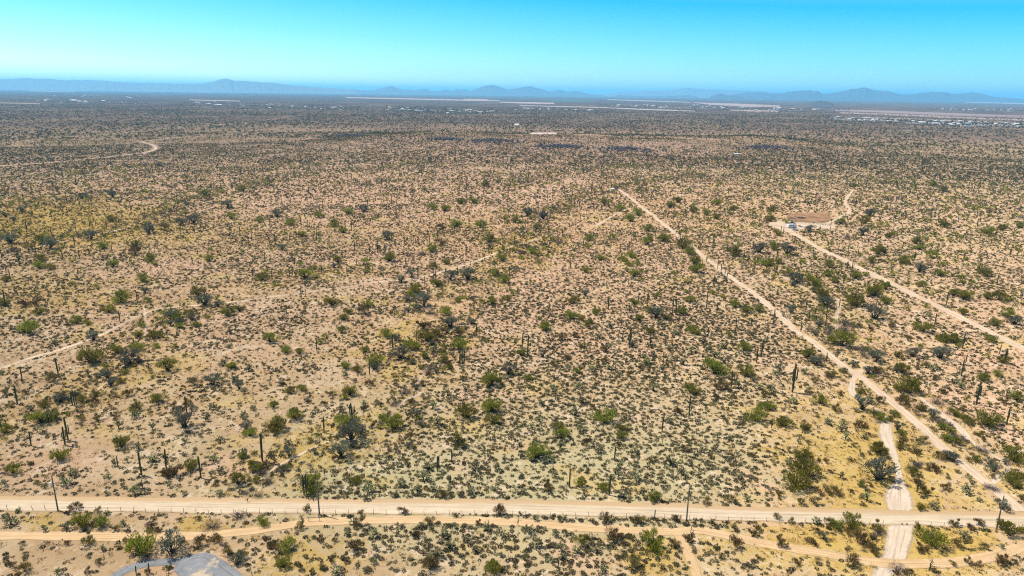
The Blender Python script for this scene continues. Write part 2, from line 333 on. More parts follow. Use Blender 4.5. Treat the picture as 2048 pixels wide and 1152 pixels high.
CHOLLA = parse('''
A1: 150,640,60 90,740,130 40,705,80 850,665,60 530,780,100 990,745,70 365,795,60 40,430,80 530,430,120 590,345,100 360,445,70 860,365,70 920,270,80 1110,140,90 1230,240,90 1480,85,70 1765,85,80 1710,240,90 1760,330,100 1690,360,80 1940,190,100 1080,500,110 1140,450,90 855,505,60 1480,190,60 1760,510,80 1480,500,50 820,950,70 1520,990,40 1020,240,60 700,310,50 1190,490,60 460,1140,80 1360,440,60
A2: 260,100,80 1120,160,70 1165,430,100 900,480,140 880,540,90 1340,380,130 1370,300,100 1290,480,70 1420,470,80 1110,515,80 1720,490,100 1750,290,110 1490,335,60 1910,470,70 780,735,90 735,825,80 940,850,100 1130,830,80 1590,770,70 1500,850,100 1550,930,110 1440,1010,150 940,1050,80 880,1120,80 1370,1065,130 650,1145,120 1960,995,60 1740,1095,50 1850,1095,60 1960,830,80 1920,300,80 1990,240,70 1840,790,90 1670,870,70 1750,960,90 1080,940,70 970,950,70
A3: 190,705,70 70,665,50 420,710,70 140,800,100 260,785,50 200,930,120 390,940,100 610,860,70 350,830,80 680,965,80 510,970,100 410,1015,80 310,1045,80 720,1130,90 500,855,60 390,130,80 700,160,110 870,290,90 990,380,110 850,365,80 1270,260,120 1240,295,50 1370,350,100 1530,160,80 1620,160,80 1880,545,80 1820,370,60 1440,55,50 1640,45,60 1740,65,60 980,160,80 340,360,80 60,110,60 1975,245,50 1600,725,60 200,505,40 1800,195,50 300,240,90
A4: 390,740,90 1570,850,100 580,370,80 1590,490,110 1310,605,80 1690,555,60 1610,385,60 790,550,100 1870,765,80 1870,935,60 620,60,90 770,55,60 170,255,60 740,190,50 810,180,50
B4: 490,1095,100 600,1090,70 590,1148,100 200,920,90 60,695,80 290,685,90 20,815,110 700,990,60 1520,765,110 1550,805,80 1910,855,80 1750,625,40 1880,765,50 1970,765,50 840,1015,60 1940,885,60 1490,895,40 1320,660,80 1290,230,60 1190,270,60
B3: 690,400,110 1260,500,130 1530,450,110 1430,510,110 1200,670,120 1370,615,110 1080,610,100 1130,550,70 790,490,90 640,670,110 520,800,150 330,830,130 570,920,110 1130,825,90 510,1015,110 820,1000,60 240,940,60 1810,800,110 1970,805,90 220,1070,80 150,1120,80 550,1145,90 1250,1075,90 1400,1125,60 1620,550,80 1680,485,70 780,318,80 940,195,80 1300,368,90 450,650,60 780,650,60 850,445,50 1930,745,70 1060,560,60
B2: 710,720,70 1180,705,50 410,905,60 680,995,90 1410,965,100 1450,1090,110 870,945,70 430,1085,50 2000,745,70 200,775,60 1530,855,70 790,755,50
B1: 1080,1040,110 950,1125,100 1220,1135,90 1110,1125,60 710,695,70 1780,745,70 1880,745,80 1790,845,70 1960,845,70 1710,825,70 1650,1065,80 1950,1030,80 2030,975,70 1710,970,90 1990,665,110 1740,480,80 20,695,60 1840,480,60 440,460,80
''')

# ------------------------------------------------------------------ roads, washes, tracks: (pixel path, widths)
def tw(s): return [tuple(float(v) for v in q.split(',')) for q in s.split()]
PATHS = {
 'gravel_road': (tw('-260,1005 0,1007 256,1009 512,1011.5 768,1013 1024,1014.5 1280,1020 1536,1029 1792,1035 2048,1041 2300,1048'), 'm', 6.5),
 'sandy_track': (tw('-260,1072 0,1072 100,1072 200,1073 300,1074 400,1072 450,1067 512,1061 575,1051 637,1044 762,1040.5 887,1040.5 1022,1044 1149,1054 1274,1061 1349,1064 1399,1061 1474,1076 1534,1089 1661,1109 1736,1123 1811,1128 1911,1125 1986,1112 2046,1093 2130,1060 2220,1035'), 'm', 3.1),
 'side_track': (tw('1349,1065 1362,1080 1374,1101 1386,1130 1396,1160 1420,1230'), 'm', 2.1),
 'straight_track': (tw('1238,379 1262,397 1300,427 1375,487 1450,546 1500,581 1550,623 1590,661 1625,683 1690,735 1714,750 1775,797 1810,826 1855,866 1888,898 1930,932 1961,957 1998,986 2031,1012 2052,1030'), 'm', 3.7),
 'ranch_track': (tw('1548,446 1575,461 1600,474 1639,497 1690,521 1724,539 1775,563 1827,590 1880,615 1946,648 2000,674 2048,698 2200,772'), 'm', 5.0),
 'corral_track': (tw('1640,455 1665,443 1685,432 1699,423 1690,405 1697,392 1706,380'), 'm', 3.0),
 'winding_track': (tw('-120,775 0,738 62,716 125,698 200,671 250,646 300,623 345,615 380,612 440,607 506,599 560,592 615,585 697,574 748,565 834,556 880,545 919,534 960,520 1001,502 1040,488 1104,472 1160,460 1195,450 1227,431 1262,416'), 'm', 2.3),
 'winding_path': (tw('735,567 748,565 834,556 880,545 919,534 960,520 1001,502'), 'm', 2.7),
 'far_track': (tw('225,313 250,310 290,305 311,298 305,290 280,284'), 'm', 5.5),
 'far_way': (tw('-30,334 0,332 103,325 200,316 225,313'), 'm', 4.5),
 'far_lane': (tw('280,284 330,278 376,274 513,267 600,262 697,257'), 'm', 5.5),
 'far_trail': (tw('-60,290 0,287 120,275 239,267 325,258 479,246 581,234'), 'm', 5.0),
 'bend_of_wash': (tw('1708,752 1704,783 1730,806 1757,822 1772,840 1771,864 1776,885 1785,905 1792,922 1797,945 1799,965 1798,985 1798,1012 1803,1046 1797,1080 1787,1118 1770,1140 1755,1165'), 'px', [9, 18, 7, 9, 18, 25, 26, 18, 13, 14, 20, 44, 52, 47, 46, 44, 36, 30]),
 'sand_wash': (tw('1836,791 1868,818 1906,846 1926,864 1948,887 1971,901 2003,921 2018,936 1993,959 1980,975'), 'px', [6, 13, 17, 18, 9, 9, 12, 9, 12, 5]),
 'dry_wash': (tw('1552,548 1582,562 1606,576 1626,588 1650,594 1678,601 1672,640 1676,662 1690,700'), 'px', [5, 14, 9, 9, 4, 11, 9, 10, 4]),
 'narrow_wash': (tw('857,743 838,760 844,784 812,800 787,820 780,838 776,856 740,874 662,882 625,896 587,916 557,931 520,960'), 'px', [8, 8, 7, 9, 9, 7, 3, 4, 4, 6, 9, 5, 3]),
 'side_wash': (tw('1898,910 1873,924 1846,930 1820,925'), 'px', [9, 13, 7, 3]),
 'loop_trail': (tw('1686,711 1710,720 1731,731 1722,743 1712,755 1700,765'), 'px', [4, 5, 7, 9, 10, 8]),
 'sandy_gully': (tw('288,611 292,650 286,690 250,730 232,752 210,768 180,790 130,815 115,825'), 'px', [3, 5, 2, 2, 3, 3, 5, 5, 3]),
 'pale_wash': (tw('-30,505 30,502 60,498 100,488 150,478 200,468 232,461 252,455 290,440 330,430'), 'px', [4, 4, 3, 3, 6, 8, 8, 4, 3, 2]),
}
def catmull(P, n):
    P = np.asarray(P, float); Q = np.vstack([2 * P[0] - P[1], P, 2 * P[-1] - P[-2]])
    out = []
    for i in range(1, len(Q) - 2):
        t = np.linspace(0, 1, n, endpoint=False)[:, None]
        a, b, c, d = Q[i - 1], Q[i], Q[i + 1], Q[i + 2]
        out.append(0.5 * ((2 * b) + (c - a) * t + (2 * a - 5 * b + 4 * c - d) * t ** 2 + (3 * b - a - 3 * c + d) * t ** 3))
    return np.vstack(out + [P[-1:]])
def world_path(name):
    pts, mode, wd = PATHS[name]
    p = np.array(pts)
    P = unproj(p[:, 0], p[:, 1])
    if mode == 'm': wd = np.full(len(P), wd)
    else:
        _, _, dp = proj(P); wd = np.array(wd) * dp / FPX
    Q = catmull(np.column_stack([P[:, :2], wd]), 14)
    return Q[:, :2], np.maximum(Q[:, 2], 0.4)

# occupancy of roads, 1 m cells
GX0, GY0, GN, GM = -1700, 60, 3400, 2700
occ = np.zeros((GN, GM), bool)
near_wash = np.zeros((GN, GM), np.float32)
def stamp(grid, P, R, val=True):
    for (x, y), r in zip(P, R):
        i0, i1 = int(x - r - GX0), int(x + r - GX0) + 2; j0, j1 = int(y - r - GY0), int(y + r - GY0) + 2
        i0, j0 = max(i0, 0), max(j0, 0); i1, j1 = min(i1, GN), min(j1, GM)
        if i1 <= i0 or j1 <= j0: continue
        I, J = np.meshgrid(np.arange(i0, i1) + GX0 + .5, np.arange(j0, j1) + GY0 + .5, indexing='ij')
        mk = (I - x) ** 2 + (J - y) ** 2 < r * r
        g = grid[i0:i1, j0:j1]
        g[mk] = val
def dense(P, R, step=1.0):
    d = np.r_[0, np.cumsum(np.hypot(*np.diff(P, axis=0).T))]
    s = np.arange(0, d[-1], step)
    return np.column_stack([np.interp(s, d, P[:, 0]), np.interp(s, d, P[:, 1])]), np.interp(s, d, R)
WP = {k: world_path(k) for k in PATHS}
for k, (P, R) in WP.items():
    if 'wash' in k or k in ('sandy_gully', 'loop_trail'):
        Pd, Rd = dense(P, R, 3.0); stamp(near_wash, Pd, Rd * 0.5 + 6, 1.0)
BELTS = [tw('857,743 862,690 880,640 930,590 1000,525 1050,460 1090,430 1150,400'), tw('0,850 60,830 115,815 210,760 290,690 340,645 420,600 540,555 700,540'), tw('520,960 587,916 662,882 740,876 800,860'), tw('1760,1160 1730,1110 1770,1060'), tw('1730,730 1790,790 1860,850 1940,910'), tw('1560,545 1640,590 1660,680 1720,740'), tw('0,360 90,352 200,340 320,330'), tw('1040,360 1150,340 1300,330 1500,318'), tw('0,470 60,485 110,478 170,470 290,450 350,415 400,395 480,375 600,350 700,340 900,322'), tw('350,400 420,385 480,372'), tw('0,414 100,408 190,392 260,385'),
         tw('560,560 680,548 760,543'), tw('1020,420 1060,460 1100,470 1040,520'), tw('820,600 870,640 900,670 840,720'), tw('1150,400 1240,370 1400,352'), tw('1640,580 1660,620 1700,680 1730,715')]
for b in BELTS:
    q = np.array(b); P = unproj(q[:, 0], q[:, 1])
    Q = catmull(P[:, :2], 12); Pd, _ = dense(Q, np.zeros(len(Q)), 4.0); stamp(near_wash, Pd, np.full(len(Pd), 11.0 + 0.012 * float(np.hypot(*P[:, :2].mean(0)))), 1.0)
for k, (P, R) in WP.items():
    Pd, Rd = dense(P, R, 0.8); stamp(occ, Pd, Rd * 0.5 + (0.4 if k == 'gravel_road' else 4 if k.startswith('far_') else 0.15))
def poly_world(px):
    q = np.array(px, float); return unproj(q[:, 0], q[:, 1])
PAD = poly_world(tw('350,1127 372,1112 410,1104 428,1108 447,1118 470,1134 495,1153 520,1180 545,1230 250,1230 320,1190 352,1160 344,1142'))
PAD_ROAD = tw('216,1165 240,1147 264,1135 300,1126.5 345,1123.5 380,1120')
CORRAL = poly_world(tw('1568,441 1572,430 1588,426 1655,425 1664,432 1662,443 1620,446'))
YARD = poly_world(tw('1534,449 1548,443 1572,441 1600,444 1640,446 1668,447 1672,457 1640,458 1600,460 1582,466 1565,462 1548,455'))
WHITE_PAD = poly_world(tw('1061.5,265.6 1100,265.4 1112,265.8 1113,271 1087,271.4 1062,270.6'))
LOT_FRONT = poly_world(tw('1060,266 1114,266 1114,272.6 1060,272.6'))
PAD2 = poly_world(tw('1027,248 1037,247.4 1039,249 1034,251 1029,250.5'))
def inpoly(x, y, P):
    r = np.zeros(np.shape(x), bool); n = len(P)
    for i in range(n):
        x1, y1, x2, y2 = P[i][0], P[i][1], P[(i + 1) % n][0], P[(i + 1) % n][1]
        c = ((y1 > y) != (y2 > y)) & (x < (x2 - x1) * (y - y1) / (y2 - y1 + 1e-12) + x1)
        r ^= c
    return r
Pd, Rd = dense(unproj(np.array(PAD_ROAD)[:, 0], np.array(PAD_ROAD)[:, 1])[:, :2], np.full(len(PAD_ROAD), 1.6), 0.8); stamp(occ, Pd, Rd)
def blocked(x, y):
    i, j = np.floor(x - GX0).astype(int), np.floor(y - GY0).astype(int)
    ok = (i >= 0) & (j >= 0) & (i < GN) & (j < GM)
    b = np.zeros(len(x), bool); b[ok] = occ[i[ok], j[ok]]
    for P in (PAD, CORRAL, YARD, WHITE_PAD, PAD2, LOT_FRONT): b |= inpoly(x, y, P)
    return b
def washy(x, y):
    i, j = np.floor(x - GX0).astype(int), np.floor(y - GY0).astype(int)
    ok = (i >= 0) & (j >= 0) & (i < GN) & (j < GM)
    b = np.zeros(np.shape(x)); b[ok] = near_wash[i[ok], j[ok]]
    return b
def blobs(px, py, L):
    v = np.zeros(np.shape(px))
    for cx, cy, sx, sy, a in L: v = v + a * np.exp(-((px - cx) / sx) ** 2 - ((py - cy) / sy) ** 2)
    return v
YELLOW = [(1740, 960, 130, 110, 1.0), (1640, 1090, 250, 60, .7), (1900, 1085, 120, 60, .8), (100, 445, 220, 45, 1.1), (640, 905, 110, 40, .45), (380, 1050, 60, 16, 1.1), (70, 1035, 60, 20, .7),
          (590, 1120, 110, 60, .7), (1290, 1115, 70, 40, .8), (730, 840, 60, 25, .35), (500, 470, 300, 40, .25), (1000, 470, 260, 60, .3), (120, 590, 200, 40, .45), (1580, 860, 120, 90, .4), (1400, 420, 300, 50, .2), (330, 770, 200, 60, .25), (760, 690, 100, 70, .35), (1250, 560, 300, 100, .1)]
GREENISH = [(1100, 990, 480, 150, 1.0), (1300, 880, 260, 110, .5), (760, 960, 260, 130, .7), (450, 960, 200, 60, .3)]
PINKISH = [(700, 400, 700, 60, .5), (1500, 430, 500, 90, .5), (250, 360, 400, 40, .6), (1080, 560, 420, 150, .8), (300, 520, 350, 70, .5), (950, 420, 500, 90, .7), (1950, 640, 200, 160, .6), (300, 680, 300, 90, .45), (100, 930, 130, 60, .6), (1050, 300, 500, 40, 1.1)]
DENSE = [(1130, 940, 330, 190, 1.0), (1180, 760, 260, 100, .8), (950, 1100, 420, 70, .55), (300, 960, 200, 60, .35), (1350, 640, 300, 100, .5), (1450, 900, 120, 90, .3)]
BARE = [(1850, 760, 200, 120, .5), (470, 940, 120, 70, .2), (160, 1120, 140, 40, .9), (1560, 1120, 120, 40, .6), (1780, 1000, 200, 120, .75), (230, 910, 160, 80, .5), (980, 690, 80, 60, .5), (1110, 545, 60, 30, .7), (690, 480, 60, 15, .8)]

# ------------------------------------------------------------------ ground
def ground_mat():
    mt, n = newmat('desert_soil')
    z = N(n, 'ShaderNodeAttribute', attribute_name='zone')
    sp = N(n, 'ShaderNodeSeparateColor'); n.links.new(z.outputs['Color'], sp.inputs[0])
    R, G, B, A = sp.outputs[0], sp.outputs[1], sp.outputs[2], z.outputs['Alpha']
    n1, n2, n3, n4 = noise(n, 0.055, 5, .6), noise(n, 0.38, 6, .68), noise(n, 2.2, 5, .72), noise(n, 0.13, 5, .65)
    c = mixc(n, rampf(n, n1, .35, .68), (0.41, 0.275, 0.148), (0.51, 0.375, 0.228))
    c = mixc(n, mth(n, 'MULTIPLY', G, 0.75), c, (0.43, 0.37, 0.205))
    c = mixc(n, mth(n, 'MULTIPLY', B, 0.8), c, (0.55, 0.340, 0.225))
    c = mixc(n, mth(n, 'MULTIPLY', rampf(n, n4, .53, .64), 0.75), c, (0.64, 0.505, 0.375))
    n8 = noise(n, 0.021, 5, .6); n9 = noise(n, 0.034, 4, .6)
    c = mixc(n, mth(n, 'MULTIPLY', rampf(n, n8, .52, .66), .6), c, (0.58, 0.365, 0.245))
    c = mixc(n, mth(n, 'MULTIPLY', rampf(n, n9, .54, .66), .6), c, (0.50, 0.36, 0.130))
    # dry yellow grass: clumpy
    g = mth(n, 'ADD', mth(n, 'MULTIPLY', n2, 0.75), mth(n, 'MULTIPLY', n3, 0.35))
    g = mth(n, 'ADD', g, mth(n, 'MULTIPLY', n4, .45))
    gy = rampf(n, mth(n, 'ADD', g, mth(n, 'MULTIPLY', R, 0.27)), 0.79, 0.99)
    c = mixc(n, mth(n, 'MULTIPLY', gy, 0.75), c, (0.45, 0.305, 0.072))
    # low litter and pebbles
    c = mixc(n, mth(n, 'MULTIPLY', rampf(n, n3, .53, .68), 0.6), c, (0.13, 0.085, 0.055))
    c = mixc(n, mth(n, 'MULTIPLY', rampf(n, n2, .55, .70), 0.5), c, (0.19, 0.12, 0.07))
    # brush cover of the far plain, closer set than can be told apart
    n5, n6 = noise(n, 0.03, 5, .7), noise(n, 0.0025, 5, .6)
    cov = mth(n, 'MULTIPLY', A, mth(n, 'MULTIPLY_ADD', rampf(n, mth(n, 'ADD', mth(n, 'MULTIPLY', n5, .6), mth(n, 'MULTIPLY', n6, .5)), .38, .66), 0.5, 0.5), clamp=True)
    vc = mixc(n, rampf(n, n6, .4, .62), (0.030, 0.022, 0.026), (0.070, 0.042, 0.042))
    c = mixc(n, cov, c, vc)
    b = N(n, 'ShaderNodeBsdfDiffuse'); b.inputs['Roughness'].default_value = 0.6
    n.links.new(c, b.inputs['Color'])
    bp = N(n, 'ShaderNodeBump'); bp.inputs['Strength'].default_value = 0.6; bp.inputs['Distance'].default_value = 0.3
    n.links.new(mth(n, 'ADD', n2, mth(n, 'MULTIPLY', n3, .35)), bp.inputs['Height']); n.links.new(bp.outputs[0], b.inputs['Normal'])
    o = N(n, 'ShaderNodeOutputMaterial'); n.links.new(b.outputs[0], o.inputs[0])
    return mt
ang = np.radians(np.r_[np.linspace(-55, 55, 440), np.linspace(58, 302, 62)])     # from +Y, clockwise
rad = np.r_[np.geomspace(30, 100, 30, endpoint=False), np.geomspace(100, 2600, 420, endpoint=False), np.geomspace(2600, 90000, 120)]
na, nr = len(ang), len(rad)
gx = (rad[:, None] * np.sin(ang)[None]).ravel(); gy_ = (rad[:, None] * np.cos(ang)[None]).ravel()
gz = terrain(gx, gy_)
GV = np.column_stack([gx, gy_, gz])
ii, jj = np.meshgrid(np.arange(nr - 1), np.arange(na), indexing='ij')
j2 = (jj + 1) % na
GF = np.stack([ii * na + jj, (ii + 1) * na + jj, (ii + 1) * na + j2, ii * na + j2], -1).reshape(-1, 4)
GV = np.vstack([GV, [[0, 0, 0]]])
# the patch under the camera: quads over pairs of rim points
ctr = len(GV) - 1
GF2 = np.array([[ctr, k, k + 1, k + 2] for k in range(0, na - 2, 2)] + [[ctr, na - 2, na - 1, 0]])
GF = np.vstack([GF, GF2])
ppx, ppy, dep = proj(GV)
front = dep > 50
rr = np.hypot(GV[:, 0], GV[:, 1])
zone = np.zeros((len(GV), 4))
jit = 60 * (fbm(GV[:, 0], GV[:, 1], 30, 4) - .5)
zx, zy = ppx + jit * 2, ppy + jit * .6
zone[:, 0] = np.where(front, blobs(zx, zy, YELLOW), .3) + 0.25 * washy(GV[:, 0], GV[:, 1]) * (rr < 500)
zone[:, 1] = np.where(front, blobs(zx, zy, GREENISH), .3)
zone[:, 2] = np.where(front, blobs(zx, zy, PINKISH), .3) + 0.25 * sst(500, 1500, rr)
zone[:, 3] = sst(700, 1500, rr) * 0.42 + sst(1400, 2600, rr) * 0.45 + 0.13 * sst(3000, 6000, rr)
zone[:, 0] += .10 * sst(330, 480, rr) * (1 - sst(900, 1300, rr)) * fbm(GV[:, 0], GV[:, 1], 90, 2)
zone = np.clip(zone, 0, 1.3)
ground = link('ground', mesh_np('ground', GV, GF, None, [ground_mat()], None, True, zone))
tag(ground, 'sandy beige desert floor with ochre grass patches', None, None, 'structure')
bvh = BVHTree.FromPolygons([tuple(v) for v in GV], [tuple(f) for f in GF.tolist()])
def gz_at(x, y):
    h = bvh.ray_cast(Vector((x, y, 500)), Vector((0, 0, -1)))
    return h[0].z if h[0] is not None else 0.0

# ------------------------------------------------------------------ road and wash sheets
def road_mat(name, c1, c2, shoulder=None, rut=0.0, soft=.3, faint=0.0):
    mt, n = newmat(name)
    u = N(n, 'ShaderNodeAttribute', attribute_name='tone').outputs['Fac']       # -1..1 across
    au = mth(n, 'ABSOLUTE', u)
    n1, n2, n3 = noise(n, 0.15, 4), noise(n, 0.9, 5, .65), noise(n, 5, 3, .7)
    c = mixc(n, rampf(n, mth(n, 'ADD', mth(n, 'MULTIPLY', n1, .5), mth(n, 'MULTIPLY', n2, .5)), .35, .65), c1, c2)
    # streaks worn along the way by wheels
    cx = N(n, 'ShaderNodeCombineXYZ'); sx = N(n, 'ShaderNodeSeparateXYZ'); n.links.new(N(n, 'ShaderNodeNewGeometry').outputs['Position'], sx.inputs[0])
    n.links.new(mth(n, 'MULTIPLY', u, 5.5), cx.inputs[0]); n.links.new(mth(n, 'MULTIPLY', mth(n, 'ADD', sx.outputs[0], sx.outputs[1]), .035), cx.inputs[1])
    st = noise(n, 1.0, 4, .6, cx.outputs[0])
    c = mixc(n, mth(n, 'MULTIPLY', rampf(n, st, .48, .64), .8), c, tuple(q * .72 for q in c1))
    c = mixc(n, mth(n, 'MULTIPLY', rampf(n, st, .34, .46), -.25), c, c2) if False else c
    if shoulder:
        s = rampf(n, mth(n, 'ADD', mth(n, 'MULTIPLY', u, 1.0), mth(n, 'MULTIPLY', mth(n, 'SUBTRACT', n1, .5), .5)), .15, .62)
        c = mixc(n, s, c, shoulder)
        s2 = rampf(n, mth(n, 'ADD', mth(n, 'MULTIPLY', u, -1.0), mth(n, 'MULTIPLY', mth(n, 'SUBTRACT', n2, .5), .25)), .70, .98)
        c = mixc(n, s2, c, shoulder)
    if rut:
        w_ = mth(n, 'ABSOLUTE', mth(n, 'SUBTRACT', au, .45))
        mid = mth(n, 'MULTIPLY', mth(n, 'SUBTRACT', 1.0, rampf(n, au, .08, .3)), mth(n, 'MULTIPLY', rampf(n, n2, .35, .6), rut))
        c = mixc(n, mid, c, tuple(q * .68 for q in c1))
    c = mixc(n, mth(n, 'MULTIPLY', rampf(n, n3, .58, .75), .3), c, tuple(q * .62 for q in c1))
    b = N(n, 'ShaderNodeBsdfDiffuse'); n.links.new(c, b.inputs[0])
    bp = N(n, 'ShaderNodeBump'); bp.inputs['Strength'].default_value = .4; bp.inputs['Distance'].default_value = .12
    n.links.new(n2, bp.inputs['Height']); n.links.new(bp.outputs[0], b.inputs['Normal'])
    al = rampf(n, mth(n, 'ADD', mth(n, 'SUBTRACT', 1.0, au), mth(n, 'MULTIPLY', mth(n, 'SUBTRACT', n2, .5), soft * 1.4)), .02, .02 + soft)
    if faint: al = mth(n, 'MULTIPLY', al, mth(n, 'MULTIPLY_ADD', rampf(n, noise(n, .035, 3, .6), .40, .60), faint, 1 - faint))
    t = N(n, 'ShaderNodeBsdfTransparent'); mx = N(n, 'ShaderNodeMixShader')
    n.links.new(al, mx.inputs[0]); n.links.new(t.outputs[0], mx.inputs[1]); n.links.new(b.outputs[0], mx.inputs[2])
    o = N(n, 'ShaderNodeOutputMaterial'); n.links.new(mx.outputs[0], o.inputs[0])
    return mt
RM = {
 'gravel': road_mat('pale_gravel', (0.44, 0.345, 0.235), (0.54, 0.44, 0.315), (0.40, 0.275, 0.155), .25, .16),
 'orange': road_mat('orange_sand', (0.46, 0.31, 0.165), (0.54, 0.38, 0.22), None, .3, .22),
 'track': road_mat('pale_dirt', (0.46, 0.34, 0.235), (0.58, 0.45, 0.325), None, .4, .28),
 'wash': road_mat('wash_sand', (0.46, 0.365, 0.27), (0.55, 0.445, 0.34), None, .15, .36),
 'faint': road_mat('worn_dirt', (0.48, 0.355, 0.25), (0.60, 0.47, 0.345), None, .4, .5, .55),
 'far': road_mat('far_dirt', (0.40, 0.31, 0.24), (0.46, 0.37, 0.30), None, 0, .4),
 'grey': road_mat('grey_gravel', (0.155, 0.160, 0.168), (0.23, 0.235, 0.24), None, 0, .3),
}
lift_k = [0]
def strip(name, P, R, mat, label, cross=9, lift=0.012):
    lift_k[0] += 1
    Pd, Rd = dense(P, R, max(1.2, 0.006 * np.hypot(*P.mean(0))))
    T = np.gradient(Pd, axis=0); T /= np.linalg.norm(T, axis=1)[:, None]
    Nn = np.column_stack([-T[:, 1], T[:, 0]])
    if Nn[:, 1].mean() < 0 : Nn = -Nn
    us = np.linspace(-1, 1, cross)
    wob = 1 + 0.45 * (fbm(Pd[:, 0], Pd[:, 1], 7, 2, 3) - .5)
    X = Pd[:, None, :] + us[None, :, None] * (Rd * .5 * wob)[:, None, None] * 1.12 * Nn[:, None, :]
    Vx = X.reshape(-1, 2)
    d = np.hypot(Vx[:, 0], Vx[:, 1])
    Z = np.array([gz_at(a, b) for a, b in Vx]) + lift + 0.002 * lift_k[0] + d * 5e-5
    n, c = len(Pd), cross
    I, J = np.meshgrid(np.arange(n - 1), np.arange(c - 1), indexing='ij')
    F = np.stack([I * c + J, I * c + J + 1, (I + 1) * c + J + 1, (I + 1) * c + J], -1).reshape(-1, 4)
    if T[:, 0].mean() * Nn[:, 1].mean() > 0: F = F[:, ::-1]
    o = link(name, mesh_np(name, np.column_stack([Vx, Z]), F, np.tile(us, n), [mat], None, True))
    return tag(o, label, None, None, 'structure')
for k, mt, lb in [('bend_of_wash', 'wash', 'pale sand bed of the wash that crosses the gravel road'), ('sand_wash', 'wash', 'pale sand wash beside the straight track'), ('dry_wash', 'faint', 'short sandy wash between the two straight tracks'),
                  ('narrow_wash', 'faint', 'narrow winding sand bed lined by dead brush'), ('side_wash', 'faint', 'short sandy branch joining the straight track'), ('sandy_gully', 'faint', 'thin sandy gully between shrubs'), ('pale_wash', 'faint', 'pale wash among grey trees'),
                  ('loop_trail', 'track', 'small dirt loop off the straight track'), ('far_way', 'faint', 'faint track on the left of the far plain'), ('far_lane', 'faint', 'faint straight lane on the far plain'), ('far_track', 'far', 'pale track curving across the far plain'), ('far_trail', 'faint', 'pale trail on the far plain'),
                  ('winding_path', 'track', 'bright stretch of the winding track'), ('winding_track', 'faint', 'narrow pale track winding through the scrub'), ('corral_track', 'track', 'dirt track past the corral'), ('ranch_track', 'track', 'pale dirt track leading to the corral'), ('straight_track', 'track', 'straight pale two-rut track through the scrub'),
                  ('side_track', 'orange', 'sandy side track forking off'), ('sandy_track', 'orange', 'orange sandy track along the fence'), ('gravel_road', 'gravel', 'wide pale gravel road crossing the desert')]:
    nm = {'bend_of_wash': 'wash', 'sand_wash': 'wash', 'dry_wash': 'wash', 'narrow_wash': 'wash', 'side_wash': 'wash', 'pale_wash': 'wash', 'winding_path': 'dirt_track', 'sandy_gully': 'path', 'loop_trail': 'path', 'far_track': 'dirt_road', 'far_trail': 'dirt_road', 'far_way': 'dirt_road', 'far_lane': 'dirt_road', 'gravel_road': 'gravel_road'}.get(k, 'dirt_track')
    strip(nm, WP[k][0], WP[k][1], RM[mt], lb, 13 if k == 'gravel_road' else 7)
q = np.array(PAD_ROAD); pr = unproj(q[:, 0], q[:, 1])
strip('driveway', catmull(pr[:, :2], 10), np.full((len(q) - 1) * 10 + 1, 2.6), RM['grey'], 'curved grey gravel driveway')
def patch(name, P, mat, label, step, lift=0.05, edge=1.5):
    """a flat sheet cut to an outline on a fine grid; the rim wears off into the soil"""
    lift_k[0] += 1
    Q = catmull(np.vstack([P[:, :2], P[:1, :2]]), 8)[:-1]
    lo, hi = Q.min(0) - step * 2, Q.max(0) + step * 2
    xs, ys = np.arange(lo[0], hi[0], step), np.arange(lo[1], hi[1], step)
    X, Y = np.meshgrid(xs, ys, indexing='ij'); ins = inpoly(X, Y, Q)
    dist = np.full(X.shape, 1e9)
    for k in range(len(Q)):
        p, q = Q[k], Q[(k + 1) % len(Q)]; e = q - p; t = np.clip(((X - p[0]) * e[0] + (Y - p[1]) * e[1]) / (e @ e + 1e-9), 0, 1)
        dist = np.minimum(dist, np.hypot(X - p[0] - t * e[0], Y - p[1] - t * e[1]))
    sd = np.where(ins, dist, -dist); T = np.clip(1 - sd / edge, 0, 1.3)
    Z = np.array([gz_at(a, b) for a, b in zip(X.ravel(), Y.ravel())]) + lift + .004 * lift_k[0] + np.hypot(X, Y).ravel() * 8e-5
    n, m_ = X.shape; I, J = np.meshgrid(np.arange(n - 1), np.arange(m_ - 1), indexing='ij')
    ok = (sd[:-1, :-1] > -step) | (sd[1:, 1:] > -step) | (sd[1:, :-1] > -step) | (sd[:-1, 1:] > -step)
    I, J = I[ok], J[ok]
    F = np.stack([I * m_ + J, (I + 1) * m_ + J, (I + 1) * m_ + J + 1, I * m_ + J + 1], -1)
    u, inv = np.unique(F, return_inverse=True)
    V = np.column_stack([X.ravel(), Y.ravel(), Z])[u]
    me = mesh_np(name, V, inv.reshape(F.shape), T.ravel()[u], [mat], None, True)
    return tag(link(name, me), label, None, None, 'structure')
def pad_mat():
    mt = road_mat('pad_gravel', (0.155, 0.160, 0.170), (0.225, 0.230, 0.238))
    n = mt.node_tree; d = [q for q in n.nodes if q.bl_idname == 'ShaderNodeBsdfDiffuse'][0]; src = d.inputs[0].links[0].from_socket
    n.links.new(mixc(n, rampf(n, noise(n, .16, 5, .6), .56, .66), src, (.42, .33, .235)), d.inputs[0])
    return mt
patch('gravel_pad', PAD, pad_mat(), 'grey gravel pad at the end of a driveway', .5, .05, 2.6)
patch('yard', YARD, RM['track'], 'bare pale yard beside the corral', 1)
patch('corral_ground', CORRAL, road_mat('trampled_soil', (0.20, 0.105, 0.055), (0.34, 0.215, 0.125), None, 0, .8), 'trampled reddish brown soil of the corral', 1, .05, 5)
patch('cleared_ground', WHITE_PAD, road_mat('pink_caliche', (0.50, 0.38, 0.33), (0.58, 0.46, 0.41)), 'pinkish white cleared lot on the plain', 4, .2, 4)
